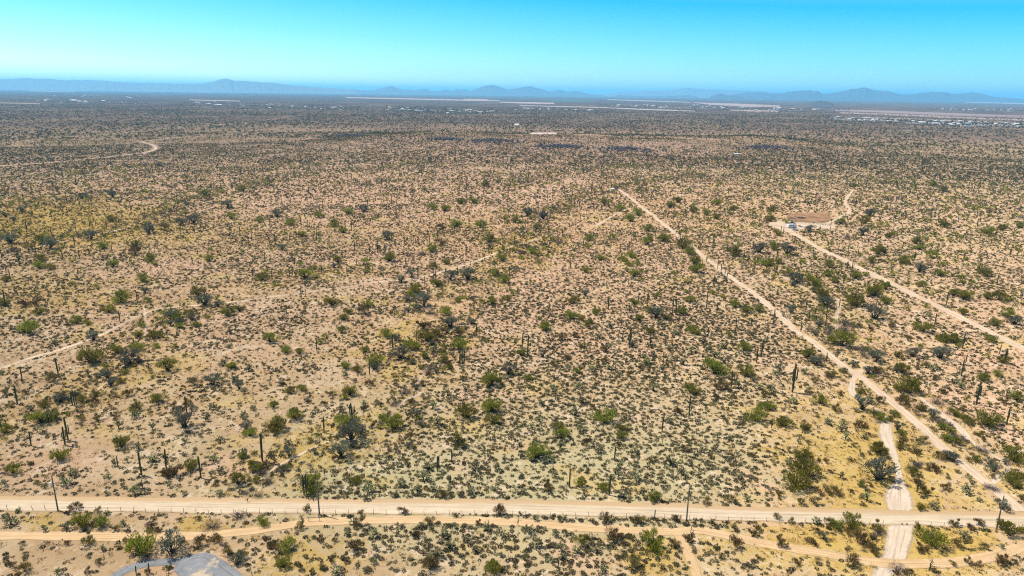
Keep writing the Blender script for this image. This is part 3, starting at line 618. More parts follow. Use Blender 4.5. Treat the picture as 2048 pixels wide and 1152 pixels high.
patch('cleared_ground', PAD2, road_mat('white_caliche', (0.50, 0.42, 0.38), (0.58, 0.5, 0.46)), 'small white cleared lot on the plain', 4, .2, 4)

# fields and pale bands on the far plain (flat land, real sheets)
FIELDS = [('1815,243.5 1880,244.5 1990,248 2060,250.5 2060,254 1960,252 1870,249.5 1800,246.5', (0.46, 0.40, 0.36)), ('1660,237 1740,238 1792,241 1770,243.5 1700,241.5 1655,239', (0.46, 0.39, 0.34)), ('692,194.5 720,194.8 900,198.6 1000,201 1000,202.6 900,200.8 760,197.6 692,196', (0.60, 0.42, 0.32)), ('925,197.5 975,198.5 975,200.2 930,199.6', (0.55, 0.36, 0.28)), ('1000,203.5 1107,205.5 1110,208 1040,207 1000,205', (0.62, 0.46, 0.36)),
          ('1096,199.5 1130,199.8 1180,202 1180,203.6 1110,201.8', (0.05, 0.16, 0.05)), ('1040,210.5 1212,214.6 1212,216 1100,213.4 1040,211.6', (0.60, 0.5, 0.42)), ('1380,204.5 1480,207.5 1560,211 1560,213.5 1500,214 1420,209.5', (0.56, 0.40, 0.31)),
          ('1460,219.5 1550,221 1560,224.5 1500,223 1460,221', (0.58, 0.43, 0.34)), ('1210,215 1390,221.5 1390,223.2 1300,220.5 1210,216.2', (0.62, 0.52, 0.44)), ('1680,224.5 1800,228 1950,235 2090,240 2090,243.5 1900,236.5 1760,229.8 1680,227', (0.54, 0.37, 0.27)),
          ('1670,219 1780,221.5 1900,226 2090,233 2090,238 1900,231.5 1780,226 1670,222', (0.42, 0.28, 0.23)), ('1650,232.5 1800,236 1980,243 2090,247 2090,249 1900,243 1700,235.5', (0.48, 0.34, 0.25)), ('128,179 300,181.5 420,184.2 420,185.4 250,182.8 128,180.4', (0.62, 0.56, 0.52)),
          ('60,181.5 150,183 150,184.2 60,182.6', (0.45, 0.33, 0.27)), ('380,199 480,201.5 480,203 380,200.5', (0.55, 0.4, 0.32)), ('0,205.5 80,207 80,208 0,206.5', (0.52, 0.38, 0.3)), ('1215,198.5 1300,201 1380,204 1380,205.4 1290,202.6 1215,200', (0.52, 0.40, 0.32)),
          ('1930,203.5 2090,207.5 2090,209.5 1990,206.6 1930,204.8', (0.6, 0.48, 0.4)), ('1500,196.5 1560,197.4 1580,199.6 1520,199', (0.66, 0.56, 0.5)), ('1190,305 1190,305 1190,305 1190,305', None)]
for pl, colr in FIELDS:
    if colr is None: continue
    P = poly_world(tw(pl))
    lift_k[0] += 1
    Z = np.full(len(P), .4 + .004 * lift_k[0])
    me = D.meshes.new('field')
    me.from_pydata([(a, b, z) for (a, b), z in zip(P[:, :2], Z)], [], [list(range(len(P)))])
    me.materials.append(plain('field_soil', tuple(q * (.56, .55, .60)[k_] for k_, q in enumerate(colr)), .9, 0, .004, .18))
    tag(link('field', me), 'flat bare field on the far plain' if colr[1] < colr[0] else 'flat green irrigated field on the far plain', None, None, 'structure')

# ------------------------------------------------------------------ mountains
MTN = [
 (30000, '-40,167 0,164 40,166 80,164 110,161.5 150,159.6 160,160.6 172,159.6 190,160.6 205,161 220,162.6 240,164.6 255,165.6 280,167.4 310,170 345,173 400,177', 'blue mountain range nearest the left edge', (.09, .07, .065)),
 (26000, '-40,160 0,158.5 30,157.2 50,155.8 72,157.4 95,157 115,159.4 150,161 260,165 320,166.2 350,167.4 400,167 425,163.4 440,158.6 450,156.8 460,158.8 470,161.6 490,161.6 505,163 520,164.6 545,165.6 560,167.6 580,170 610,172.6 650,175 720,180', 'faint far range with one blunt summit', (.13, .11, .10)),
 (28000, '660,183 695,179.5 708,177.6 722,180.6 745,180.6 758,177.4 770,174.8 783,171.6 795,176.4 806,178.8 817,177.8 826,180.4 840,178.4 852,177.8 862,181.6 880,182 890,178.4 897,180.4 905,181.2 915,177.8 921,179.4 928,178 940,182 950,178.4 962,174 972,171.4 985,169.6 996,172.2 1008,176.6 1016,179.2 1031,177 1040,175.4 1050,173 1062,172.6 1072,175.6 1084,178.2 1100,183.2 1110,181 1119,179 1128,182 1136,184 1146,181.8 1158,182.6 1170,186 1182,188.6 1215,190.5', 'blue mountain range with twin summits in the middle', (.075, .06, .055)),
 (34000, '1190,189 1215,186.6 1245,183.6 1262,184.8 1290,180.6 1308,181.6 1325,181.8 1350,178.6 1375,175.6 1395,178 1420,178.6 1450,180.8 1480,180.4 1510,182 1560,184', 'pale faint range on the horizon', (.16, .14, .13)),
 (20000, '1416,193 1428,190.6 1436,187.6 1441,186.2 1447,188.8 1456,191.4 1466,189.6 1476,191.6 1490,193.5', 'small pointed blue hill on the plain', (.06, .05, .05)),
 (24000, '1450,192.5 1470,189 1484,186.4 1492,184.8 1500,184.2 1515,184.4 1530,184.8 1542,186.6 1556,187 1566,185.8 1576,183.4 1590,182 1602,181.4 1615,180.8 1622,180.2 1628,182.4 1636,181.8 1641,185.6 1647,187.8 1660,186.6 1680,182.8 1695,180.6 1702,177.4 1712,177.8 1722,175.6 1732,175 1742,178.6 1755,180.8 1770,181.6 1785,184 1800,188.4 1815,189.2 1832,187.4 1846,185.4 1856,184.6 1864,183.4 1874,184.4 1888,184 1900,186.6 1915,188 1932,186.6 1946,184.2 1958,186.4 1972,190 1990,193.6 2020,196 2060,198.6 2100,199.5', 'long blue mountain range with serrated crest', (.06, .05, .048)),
 (8200, '1620,205 1632,202.6 1641,201 1650,202 1660,204.6 1668,206.5', 'low dark hill in front of the long range', (.05, .04, .04)),
 (24500, '1225,190.8 1240,189.8 1255,190.8 1300,192 1345,191.6 1370,190.4 1376,190 1384,191.4 1400,192.6', 'very low hill rising from the plain', (.08, .07, .065)),
]
for dist, prof, lb, colr in MTN:
    p = np.array(tw(prof)); s = np.arange(p[0, 0], p[-1, 0], 1.2 if dist > 10000 else .6)
    y = np.interp(s, p[:, 0], p[:, 1])
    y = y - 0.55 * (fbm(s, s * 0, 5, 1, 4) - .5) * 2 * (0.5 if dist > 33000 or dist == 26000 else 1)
    d = ray(s, y); k = dist / d[:, 1]
    hx, hz = CAM[0] + k * d[:, 0], CAM[2] + k * d[:, 2]
    hz = np.maximum(hz, 6) * np.minimum(1, np.minimum(np.arange(len(s)), np.arange(len(s))[::-1]) / 6 + .1)
    Wd = max(900, hz.max() * 6)
    ts = np.r_[np.linspace(-1, 0, 19), np.linspace(.1, 1, 7)]
    V = []
    for t in ts:
        f = (1 - abs(t)) ** 1.25
        sp = fbm(s * 1.3 + t * 8, np.full(len(s), t * 26), 9, 2, 4)
        hh = hz * f * (1 - .75 * (1 - f) * (sp * 2 - .4)) if abs(t) > 1e-6 else hz
        V.append(np.column_stack([hx * (1 + t * Wd / dist), np.full(len(s), dist + t * Wd) , np.where(abs(t) > .999, -20, np.maximum(hh, 2))]))
    V = np.vstack(V); L = len(s)
    F = [[i * L + j, i * L + j + 1, (i + 1) * L + j + 1, (i + 1) * L + j] for i in range(len(ts) - 1) for j in range(L - 1)]
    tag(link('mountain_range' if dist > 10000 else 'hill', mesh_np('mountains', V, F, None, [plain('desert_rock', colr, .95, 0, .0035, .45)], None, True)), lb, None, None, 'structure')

#VEG#
# ------------------------------------------------------------------ plant prototypes (unit sized)
M = {
 'palo': foliage('palo_verde_leaf', (0.120, 0.118, 0.015), (0.35, 0.325, 0.050), .40, .45),
 'bright': foliage('fresh_leaf', (0.16, 0.165, 0.012), (0.37, 0.35, 0.045), .42, .3),
 'grey': foliage('grey_leaf', (0.085, 0.088, 0.055), (0.225, 0.225, 0.155), .30, .35),
 'creo': foliage('creosote_leaf', (0.100, 0.066, 0.022), (0.29, 0.205, 0.070), .30, .5),
 'dead': foliage('dead_twig', (0.060, 0.044, 0.043), (0.17, 0.135, 0.132), .1, .4),
 'burs': foliage('bursage_leaf', (0.040, 0.033, 0.018), (0.170, 0.142, 0.078), .1, .5),
 'chol': foliage('cholla_spine', (0.030, 0.028, 0.015), (0.36, 0.335, 0.165), .15, .3),
 'bark': foliage('bark', (0.02, 0.016, 0.013), (0.07, 0.058, 0.045), .0, .3),
 'sag': foliage('saguaro_skin', (0.030, 0.035, 0.015), (0.130, 0.138, 0.062), .0, .3),
 'wood': foliage('woodland_leaf', (0.042, 0.035, 0.014), (0.135, 0.108, 0.042), .25, .4),
 'straw': foliage('dry_grass_blade', (0.30, 0.19, 0.030), (0.60, 0.43, 0.09), .3, .4),
 'forb': foliage('dry_forb', (0.085, 0.055, 0.03), (0.25, 0.165, 0.085), .2, .4),
}
def limbs(mb, tips, r, base_r, rr=.018):
    for t in tips:
        mid = t * np.array([.45, .45, .5]) + r.normal(size=3) * .035
        st = np.array([r.normal() * base_r, r.normal() * base_r, -.01])
        mb.tube([st, mid * .5 + st * .5, mid, t], [rr, rr * .8, rr * .6, rr * .25], 4, r.uniform(.2, .9), 0, False)
def crown(mb, r, lobes, n, ln, wd, up=.6, low=0.02):
    """n slim leaf sprays spread through the lobes, most of them near the lobe surface and pointing outwards and up"""
    L = np.array(lobes); k = r.integers(0, len(L), n)
    d = rdir(n, r); rad_ = L[k, 3] * r.uniform(.25, 1.08, n) ** .6
    c = L[k, :3] + d * rad_[:, None] * np.array([1, 1, .85])
    c[:, 2] = np.maximum(c[:, 2], low + r.random(n) * .05)
    a = unit(d * .7 + np.array([0, 0, up]) + unit(c) * .5 + r.normal(size=(n, 3)) * .35)
    b = unit(np.cross(a, rdir(n, r)))
    lobe_t = r.uniform(.15, .85, len(L))[k]
    mb.leaves(c, a * (r.uniform(.6, 1.3, n) * ln / 2)[:, None], b * (r.uniform(.6, 1.4, n) * wd / 2)[:, None], np.clip(lobe_t + r.normal(size=n) * .25, 0, 1))
def lobes_round(r, k, R=.30, z=(.26, .55), s=(.15, .24)):
    out = []
    for i in range(k):
        a = i * 2.4 + r.uniform(-.4, .4); q = R * math.sqrt((i + .3) / k)
        out.append((q * math.cos(a) * 1.12, q * math.sin(a) * .86, r.uniform(*z) * (1 - .5 * q) + .02, r.uniform(*s) * r.choice([.6, .85, 1.0, 1.1])))
    return out
def tree_proto(seed, kind, lod=0):
    r = np.random.default_rng(seed); tr, cw = MB(), MB()
    if kind == 'palo': L = lobes_round(r, r.integers(8, 13), .36, (.14, .46), (.14, .23)); n, ln, wd, up, low = 1150, .125, .020, .95, .02
    elif kind == 'grey': L = lobes_round(r, r.integers(8, 13), .38, (.24, .56), (.12, .2)); n, ln, wd, up, low = 1100, .10, .020, .4, .06
    else: L = lobes_round(r, 6, .30, (.14, .42), (.13, .2)); n, ln, wd, up, low = 560, .15, .020, 1.2, .02
    if lod == 0:
        limbs(tr, [np.array(l[:3]) for l in L] + [np.array(l[:3]) + r.normal(size=3) * .1 for l in L], r, .03 if kind != 'creo' else .05, .02 if kind != 'creo' else .008)
        crown(cw, r, L, n, ln, wd, up, low)
    elif lod == 1: crown(cw, r, L, 130 if kind != 'creo' else 45, .20, .07, up, low)
    else: crown(cw, r, L, 34 if kind != 'creo' else 16, .34, .16, up * .5, .08)
    return tr, cw
def dead_proto(seed, lod=0):
    r = np.random.default_rng(seed); mb = MB(); n = (420, 60, 24)[lod]
    if lod == 0: limbs(mb, [unit(np.array([r.normal(), r.normal(), r.uniform(.5, 1.3)])) * r.uniform(.35, .55) for _ in range(16)], r, .03, .012)
    d = unit(np.column_stack([r.normal(size=n), r.normal(size=n), r.uniform(.15, 1.3, n)])); c = d * (r.uniform(.15, .52, n))[:, None]
    a = unit(d + r.normal(size=(n, 3)) * .5); b = unit(np.cross(a, rdir(n, r)))
    mb.leaves(c, a * ((.07, .10, .15)[lod] * r.uniform(.6, 1.3, n))[:, None], b * ((.006, .018, .05)[lod]), np.clip(r.normal(.5, .3, n), 0, 1))
    return mb
def bursage_proto(seed, lod=0):
    r = np.random.default_rng(seed); mb = MB(); n = (150, 42, 14, 7)[lod]
    ph = r.uniform(0, 2 * math.pi, n); z = r.random(n); sq = np.sqrt(1 - z * z * .9)
    wob = 1 + .18 * np.sin(ph * 2 + r.uniform(0, 6)) + .12 * np.sin(ph * 5 + r.uniform(0, 6))
    d = np.column_stack([np.cos(ph) * sq * wob, np.sin(ph) * sq * wob, z * .72])
    c = d * .42 * r.uniform(.55, 1.05, n)[:, None]; c[:, 2] += .02
    a = unit(d + r.normal(size=(n, 3)) * .6); b = unit(np.cross(a, rdir(n, r)))
    mb.leaves(c, a * ((.10, .15, .22, .3)[lod] * r.uniform(.6, 1.2, n))[:, None], b * ((.035, .065, .13, .2)[lod] * r.uniform(.7, 1.3, n))[:, None], np.clip(r.normal(.45, .28, n) + (z - .5) * .25, 0, 1))
    return mb
def cholla_proto(seed, lod=0):
    r = np.random.default_rng(seed); tk, jt = MB(), MB()
    h0 = r.uniform(.18, .34)
    tk.tube([[0, 0, -.02], [r.normal() * .03, r.normal() * .03, h0 * .6], [r.normal() * .04, r.normal() * .04, h0]], [.045, .04, .04], 6 if lod == 0 else 4, .2, 0, False)
    stack = [(np.array([0, 0, h0]), unit(np.array([math.cos(a), math.sin(a), r.uniform(.5, 1.2)])), 1) for a in np.arange(5) * 1.26 + r.uniform(0, 6)]
    stack += [(np.array([0, 0, h0 * .7]), unit(np.array([math.cos(a), math.sin(a), .5])), 1) for a in r.uniform(0, 6, 2)]
    C_, A_, Bv, Tn = [], [], [], []
    while stack:
        p, d, g = stack.pop()
        ln = r.uniform(.14, .24) / (1 + .15 * g); q = p + d * ln
        if lod == 0: jt.tube([p, p * .5 + q * .5, q], [.030, .036, .022], 4, .25 + .18 * g * r.uniform(.6, 1.1), 0, False)
        nf = (16, 4, 2)[lod]
        t = r.random(nf); c = p + d * (ln * t)[:, None] + rdir(nf, r) * .028
        a = unit(rdir(nf, r) + d * .3)
        C_.append(c); A_.append(a * (.036, .085, .13)[lod]); Bv.append(unit(np.cross(a, rdir(nf, r))) * (.010, .038, .07)[lod]); Tn.append(np.clip(.25 + .2 * g + r.normal(size=nf) * .2, 0, 1))
        if g < 4 and q[2] < .95 and np.hypot(q[0], q[1]) < .5:
            for _ in range(r.choice([1, 2, 3], p=[.35, .45, .2])):
                stack.append((q, unit(d + r.normal(size=3) * .75 + np.array([0, 0, .12])), g + 1))
    jt.leaves(np.concatenate(C_), np.concatenate(A_), np.concatenate(Bv), np.concatenate(Tn))
    return tk, jt
def column(mb, P, R, seed, n=18, rib=.16):
    r = np.random.default_rng(seed)
    mb.tube(P, R, n, 0, 0, True, rib)
    nv = len(mb.V[-1]); mb.T[-1] = np.clip(np.tile(np.where(np.arange(n) % 2, .2, .75), nv // n) + r.normal(size=nv) * .08, 0, 1)
def saguaro_proto(seed, arms, lod=0):
    """7 m tall; ribbed stem, arms that leave sideways and turn up"""
    r = np.random.default_rng(seed); st, am = MB(), []
    z = np.array([-.1, .6, 2.0, 4.0, 5.6, 6.5, 6.82, 6.97, 7.0]); ra = np.array([.21, .23, .27, .29, .28, .25, .19, .09, .02])
    if lod: z, ra = z[[0, 2, 4, 6, 8]], ra[[0, 2, 4, 6, 8]]
    bx, by = r.normal(size=2) * .12
    P = np.column_stack([bx * (z / 7) ** 2, by * (z / 7) ** 2, z])
    column(st, P, ra * r.uniform(.9, 1.1), seed, 18 if lod == 0 else 6, .16 if lod == 0 else 0)
    for k in range(arms):
        a = r.uniform(-.5, .5) + math.pi * (k % 2) + k * .35; h0 = r.uniform(2.2, 3.9); up = r.uniform(.9, 2.6); out = r.uniform(.55, .85)
        ca, sa = math.cos(a), math.sin(a)
        Q = [(.15, h0), (out * .6, h0 + .03), (out * .92, h0 + .22), (out, h0 + .6), (out, h0 + .6 + up * .6), (out, h0 + .6 + up * .93), (out, h0 + .6 + up)]
        mb = MB(); column(mb, [[ca * u_, sa * u_, v_] for u_, v_ in Q], np.array([.13, .15, .16, .17, .17, .13, .02]), seed + k + 1, 14 if lod == 0 else 4, .16 if lod == 0 else 0)
        am.append(mb)
    return st, am

PALO = [tree_proto(10 + i, 'palo') for i in range(7)]
GREY = [tree_proto(30 + i, 'grey') for i in range(5)]
CREO = [tree_proto(50 + i, 'creo') for i in range(6)]
pm = {}
def pmesh(key, mb, mats):
    if key not in pm: pm[key] = mb.mesh(key.split('|')[0], mats)
    return pm[key]

def mpp(x, y, z=0):
    P = np.column_stack([np.atleast_1d(x), np.atleast_1d(y), np.broadcast_to(z, np.shape(np.atleast_1d(x)))])
    return proj(P)[2] / FPX
def sector(n, r0_, r1_, half=42.0):
    r = np.sqrt(rng.random(n) * (r1_ ** 2 - r0_ ** 2) + r0_ ** 2); a = np.radians(rng.uniform(-half, half, n))
    return r * np.sin(a), r * np.cos(a)
def area(r0_, r1_, half=42.0): return math.radians(2 * half) / 2 * (r1_ ** 2 - r0_ ** 2)
def field_at(x, y):
    P = np.column_stack([x, y, terrain(x, y)]); return proj(P)
def in_frame(px, py, dp, mx_=0): return (dp > 20) & (px > -mx_) & (px < W_ + mx_) & (py > 0) & (py < H_ + mx_ * .6)

# ------------------------------------------------------------------ gather plants: hand-measured first, then the unnamed rest
plants = {k: [] for k in ('palo', 'bright', 'grey', 'creo', 'dead', 'sag', 'chol', 'burs', 'wood')}    # (x, y, width or height, extra)
for t in TREES:
    px, py, wv = t[:3]; ty = t[3] if len(t) > 3 else 'g'
    P = unproj(px, py); k = {'g': 'palo', 'b': 'bright', 'y': 'grey', 'o': 'creo'}[ty]
    wd = wv / 4 * float(mpp(P[0], P[1])[0]) * 1.2
    plants[k].append((P[0], P[1] + wd * .25, float(np.clip(wd, 1.2, 12)), 0))
for px, py, wv in DEAD:
    P = unproj(px, py); wd = wv / 4 * float(mpp(P[0], P[1])[0]); plants['dead'].append((P[0], P[1] + wd * .2, float(np.clip(wd, 1, 8)), 0))
for px, py, top, arms in SAG:
    P = unproj(px, py); top = py - (py - (py + (top - 0) * 0))
for (px, py, top, arms), raw in zip(SAG, SAG):
    pass
for s in SAG:
    px, py, topt, arms = s
    # the top was read in tile pixels: back to photograph pixels through the tile's own origin
    oy = 864 if py >= 864 else 576 if py >= 576 else 360
    for cand in (864, 576, 360):
        hpx = py - (cand + topt / 4)
        if 4 < hpx < 80: break
    P = unproj(px, py); dpt = math.atan2(CAM_H, math.hypot(P[0], P[1]))
    h = hpx * float(mpp(P[0], P[1])[0]) / math.cos(dpt)
    plants['sag'].append((P[0], P[1], float(np.clip(h, 1.2, 11)), int(arms)))
for px, py, wv in CHOLLA:
    P = unproj(px, py); wd = wv / 4 * float(mpp(P[0], P[1])[0]); plants['chol'].append((P[0], P[1], float(np.clip(wd * .95, .8, 3.6)), 0))

def fill(kind, r0_, r1_, dens, size, accept=None, half=42.0, extra=None):
    n = int(area(r0_, r1_, half) * dens)
    x, y = sector(n, r0_, r1_, half)
    keep = ~blocked(x, y)
    px, py, dp = field_at(x, y)
    if accept is not None: keep &= rng.random(n) < accept(x, y, px, py)
    x, y = x[keep], y[keep]
    s = rng.uniform(*size, len(x)) ** 1.0
    e = np.zeros(len(x), int) if extra is None else extra(len(x))
    plants[kind] += list(zip(x, y, s, e))
noisef = lambda x, y, s, k: fbm(x, y, s, k, 3)
side = lambda px: (px < -15) | (px > W_ + 15)
right_green = lambda px, py: blobs(px, py, [(1750, 420, 380, 130, 1.0), (1900, 560, 260, 120, .5), (1500, 480, 250, 80, .3)])
# trees: beyond the measured part, and to both sides of the frame
fill('palo', 130, 720, .0055, (1.8, 4.6), lambda x, y, px, py: np.where(side(px) | (py > H_ + 10), .8, 1.0 * right_green(px, py) + .06 + .24 * (py < 620) * sst(.35, .6, noisef(x, y, 60, 1)) + .6 * washy(x, y)))
fill('grey', 130, 720, .0030, (2.0, 5.0), lambda x, y, px, py: np.where(side(px) | (py > H_ + 10), .8, .9 * washy(x, y) + .05))
def wood(x, y, px, py):
    v = sst(.42, .60, noisef(x, y, 160, 2)) * .5 + .65 * sst(.45, .62, noisef(x, y, 45, 4)) + .06
    v = v + .9 * np.exp(-((py - (271 + 5 * np.sin(px / 90))) / 3.5) ** 2) * (px > 560) * (px < 1010) + 1.2 * np.exp(-((py - (322 + 8 * np.sin(px / 210))) / 7) ** 2) * (px > 560) * (px < 1640) + .9 * washy(x, y)
    v = v * (1 - .55 * blobs(px, py, [(560, 300, 420, 34, 1.0), (900, 345, 500, 18, .5)])) + .35 * (px > 1500)
    return np.clip(v, 0, 1)
fill('palo', 720, 1050, .0052, (2.0, 5.0), wood)
fill('wood', 1050, 1750, .010, (1.8, 4.8), wood)
fill('grey', 720, 1300, .0030, (2.2, 5.2), wood)
fill('wood', 1700, 5200, .0030, (3.0, 6.4), lambda x, y, px, py: np.clip(.12 + .7 * sst(.4, .62, noisef(x, y, 420, 3)) + .5 * sst(.45, .6, noisef(x, y, 110, 2)), 0, 1) * (1 - .75 * sst(3000, 5200, np.hypot(x, y))))
fill('wood', 1700, 5200, .0022, (3.0, 6.4), lambda x, y, px, py: np.clip(.12 + .7 * sst(.4, .62, noisef(x, y, 420, 1)) + .5 * sst(.45, .6, noisef(x, y, 110, 3)), 0, 1) * (1 - .75 * sst(3000, 5200, np.hypot(x, y))))
# the washes: a thick fringe of trees, brush and dead shrubs along every channel
def fringe(P, bare):
    d = float(np.hypot(*P.mean(0))); sg = 3.2 + .006 * d
    for kind, step, sz in (('palo', 9, (1.8, 4.4)), ('grey', 15, (2.2, 5.2)), ('creo', 1.7 + d / 900, (1.0, 2.9)), ('dead', 5, (1.0, 2.8))):
        Q, _ = dense(P, np.zeros(len(P)), step)
        k = rng.random(len(Q)) < .8 * sst(.30, .48, fbm(Q[:, 0], Q[:, 1], 45, 2, 2)) + .1; Q = Q[k]
        Q = Q + rng.normal(size=Q.shape) * sg; k = ~blocked(Q[:, 0], Q[:, 1])
        plants[kind].extend((a, b, rng.uniform(*sz), 0) for a, b in Q[k])
for k_, (P, R) in WP.items():
    if 'wash' in k_ or k_ in ('sandy_gully',): fringe(P, True)
for b in BELTS:
    q = np.array(b); fringe(catmull(unproj(q[:, 0], q[:, 1])[:, :2], 12), False)
# brown and olive bushes
fill('creo', 120, 620, .075, (.9, 2.6), lambda x, y, px, py: np.clip(.16 + .42 * sst(.45, .62, noisef(x, y, 40, 5)) + 1.1 * washy(x, y) + .45 * blobs(px, py, YELLOW) - .2 * blobs(px, py, DENSE), .03, 1))
fill('creo', 620, 1900, .055, (1.3, 3.2), lambda x, y, px, py: np.clip(.12 + .6 * washy(x, y) + .75 * sst(.40, .60, noisef(x, y, 38, 5)), 0, 1))
fill('dead', 120, 900, .010, (.8, 2.6), lambda x, y, px, py: np.clip(.04 + .9 * washy(x, y) + .25 * blobs(px, py, [(1720, 720, 190, 110, 1.0), (1250, 370, 260, 26, .9)]), 0, 1))
# cacti
fill('sag', 130, 2000, .0022, (2.5, 6.5), lambda x, y, px, py: np.where(side(px) | (py > H_ + 10), .5, np.where(py > 560, .02, np.where(py > 450, .45, .8))) * sst(.3, .6, noisef(x, y, 120, 1) + .15), extra=lambda n: rng.choice([0, 0, 0, 0, 1, 2, 3], n))
fill('chol', 120, 700, .016, (.9, 2.2), lambda x, y, px, py: np.clip(.10 + .6 * sst(.5, .66, noisef(x, y, 55, 0)) + .3 * blobs(px, py, [(1150, 740, 320, 140, 1), (1700, 520, 300, 120, 1)]) - .55 * (py > 640) * ~side(px), .05, 1))
# small grey mounds
def bd(x, y, px, py):
    v = .36 + .62 * blobs(px, py, DENSE) - .5 * blobs(px, py, BARE) + 1.3 * (noisef(x, y, 24, 3) - .5) + 1.0 * (noisef(x, y, 7, 4) - .5) - .25 * blobs(px, py, YELLOW)
    return np.clip(v, .03, 1)
fill('burs', 115, 330, .66, (.6, 1.75), bd)
for seg in ('0,1019 430,1028 877,1031 1269,1039', '1278,1039 1631,1048 1771,1053', '1835,1055 1990,1061', '0,990 512,997 1024,998 1536,1015 1760,1020'):
    q = np.array(tw(seg)); P = unproj(q[:, 0], q[:, 1])[:, :2]; Pd, _ = dense(P, np.zeros(len(P)), .55); k = rng.random(len(Pd)) < .55
    Pd = Pd[k] + rng.normal(size=(k.sum(), 2)) * np.array([.4, .8]); Pd = Pd[~blocked(Pd[:, 0], Pd[:, 1])]
    plants['burs'] += [(a, b, rng.uniform(.6, 1.5), 0) for a, b in Pd]
fill('burs', 330, 650, .36, (.8, 1.9), lambda x, y, px, py: np.clip(bd(x, y, px, py) + .12, 0, 1))
fill('burs', 650, 1500, .11, (1.2, 2.6), lambda x, y, px, py: np.clip(bd(x, y, px, py) + .2, 0, 1))

# ------------------------------------------------------------------ landmarks and labels
LAND = {}
def mark(name, px, py): LAND[name] = (px, py)
for nm, px, py in [('the transformer pole', 116, 1021), ('the pipe barrier pole', 639, 1029), ('the sandy fork pole', 1373, 1043), ('the rightmost pole', 1993, 1058),
                   ('the grey gravel pad', 430, 1130), ('the road wash crossing', 1800, 1035), ('the straight track loop', 1716, 748), ('the big wash mesquite', 1766, 965),
                   ('the narrow wash bend', 800, 812), ('the many-armed saguaro', 705, 850), ('the clump of saguaro stems', 148, 811), ('the three saguaros in a row', 924, 729), ('the winding track bend', 300, 623),
                   ('the tall forked saguaro', 1585, 785), ('the corral', 1615, 436), ('the straight track end', 1240, 380), ('the bare pink patch', 1110, 545), ('the big plain mesquite', 291, 468),
                   ('the isolated straight saguaro', 1218, 990), ('the grass tree pair', 1605, 960), ('the white lot', 1087, 268), ('the short sandy wash', 1640, 592), ('the winding track start', 20, 730),
                   ('the winding track end', 1000, 503), ('the pair of tall saguaros', 1050, 700), ('the tall leaning saguaro', 1952, 809), ('the far track bend', 308, 295), ('the far pale wash', 60, 500)]: mark(nm, px, py)
LN = list(LAND); LP = np.array([LAND[k] for k in LN], float)
ORD = ['nearest', 'second', 'third', 'fourth', 'fifth', 'sixth', 'seventh', 'eighth', 'ninth', 'tenth', 'eleventh', 'twelfth', 'thirteenth', 'fourteenth', 'fifteenth', 'sixteenth', 'seventeenth', 'eighteenth', 'nineteenth', 'twentieth']
cells = {}
def where(px, py):
    s = 1.0 + 3.0 * max(0.0, (700 - py)) / 700
    d = np.hypot((LP[:, 0] - px), (LP[:, 1] - py) * 1.6)
    k = int(np.argmin(d)); dx, dy = px - LP[k, 0], (py - LP[k, 1]) * 1.6
    side_ = ('right of' if dx > 0 else 'left of') if abs(dx) > abs(dy) else ('in front of' if dy > 0 else 'beyond')
    return LN[k], side_, float(d[k])
def label_all(objs, noun, word):
    """objs: list of (object, px, py, look); a label counts outward from the nearest landmark"""
    by = {}
    for o, px, py, look in objs:
        l, s, d = where(px, py); by.setdefault((l, s), []).append((d, o, look))
    for (l, s), v in by.items():
        v.sort(key=lambda q: q[0])
        for i, (d, o, look) in enumerate(v):
            if i < len(ORD): o['label'] = f'{look} {noun}, {ORD[i]} {s} {l}'
            else: o['label'] = f'{noun} among the scattered ones farther out {s} {l}'
def share(objs, noun):
    for o, px, py, look in objs:
        l, s, d = where(px, py); o['label'] = f'{noun} on open ground {s} {l}'

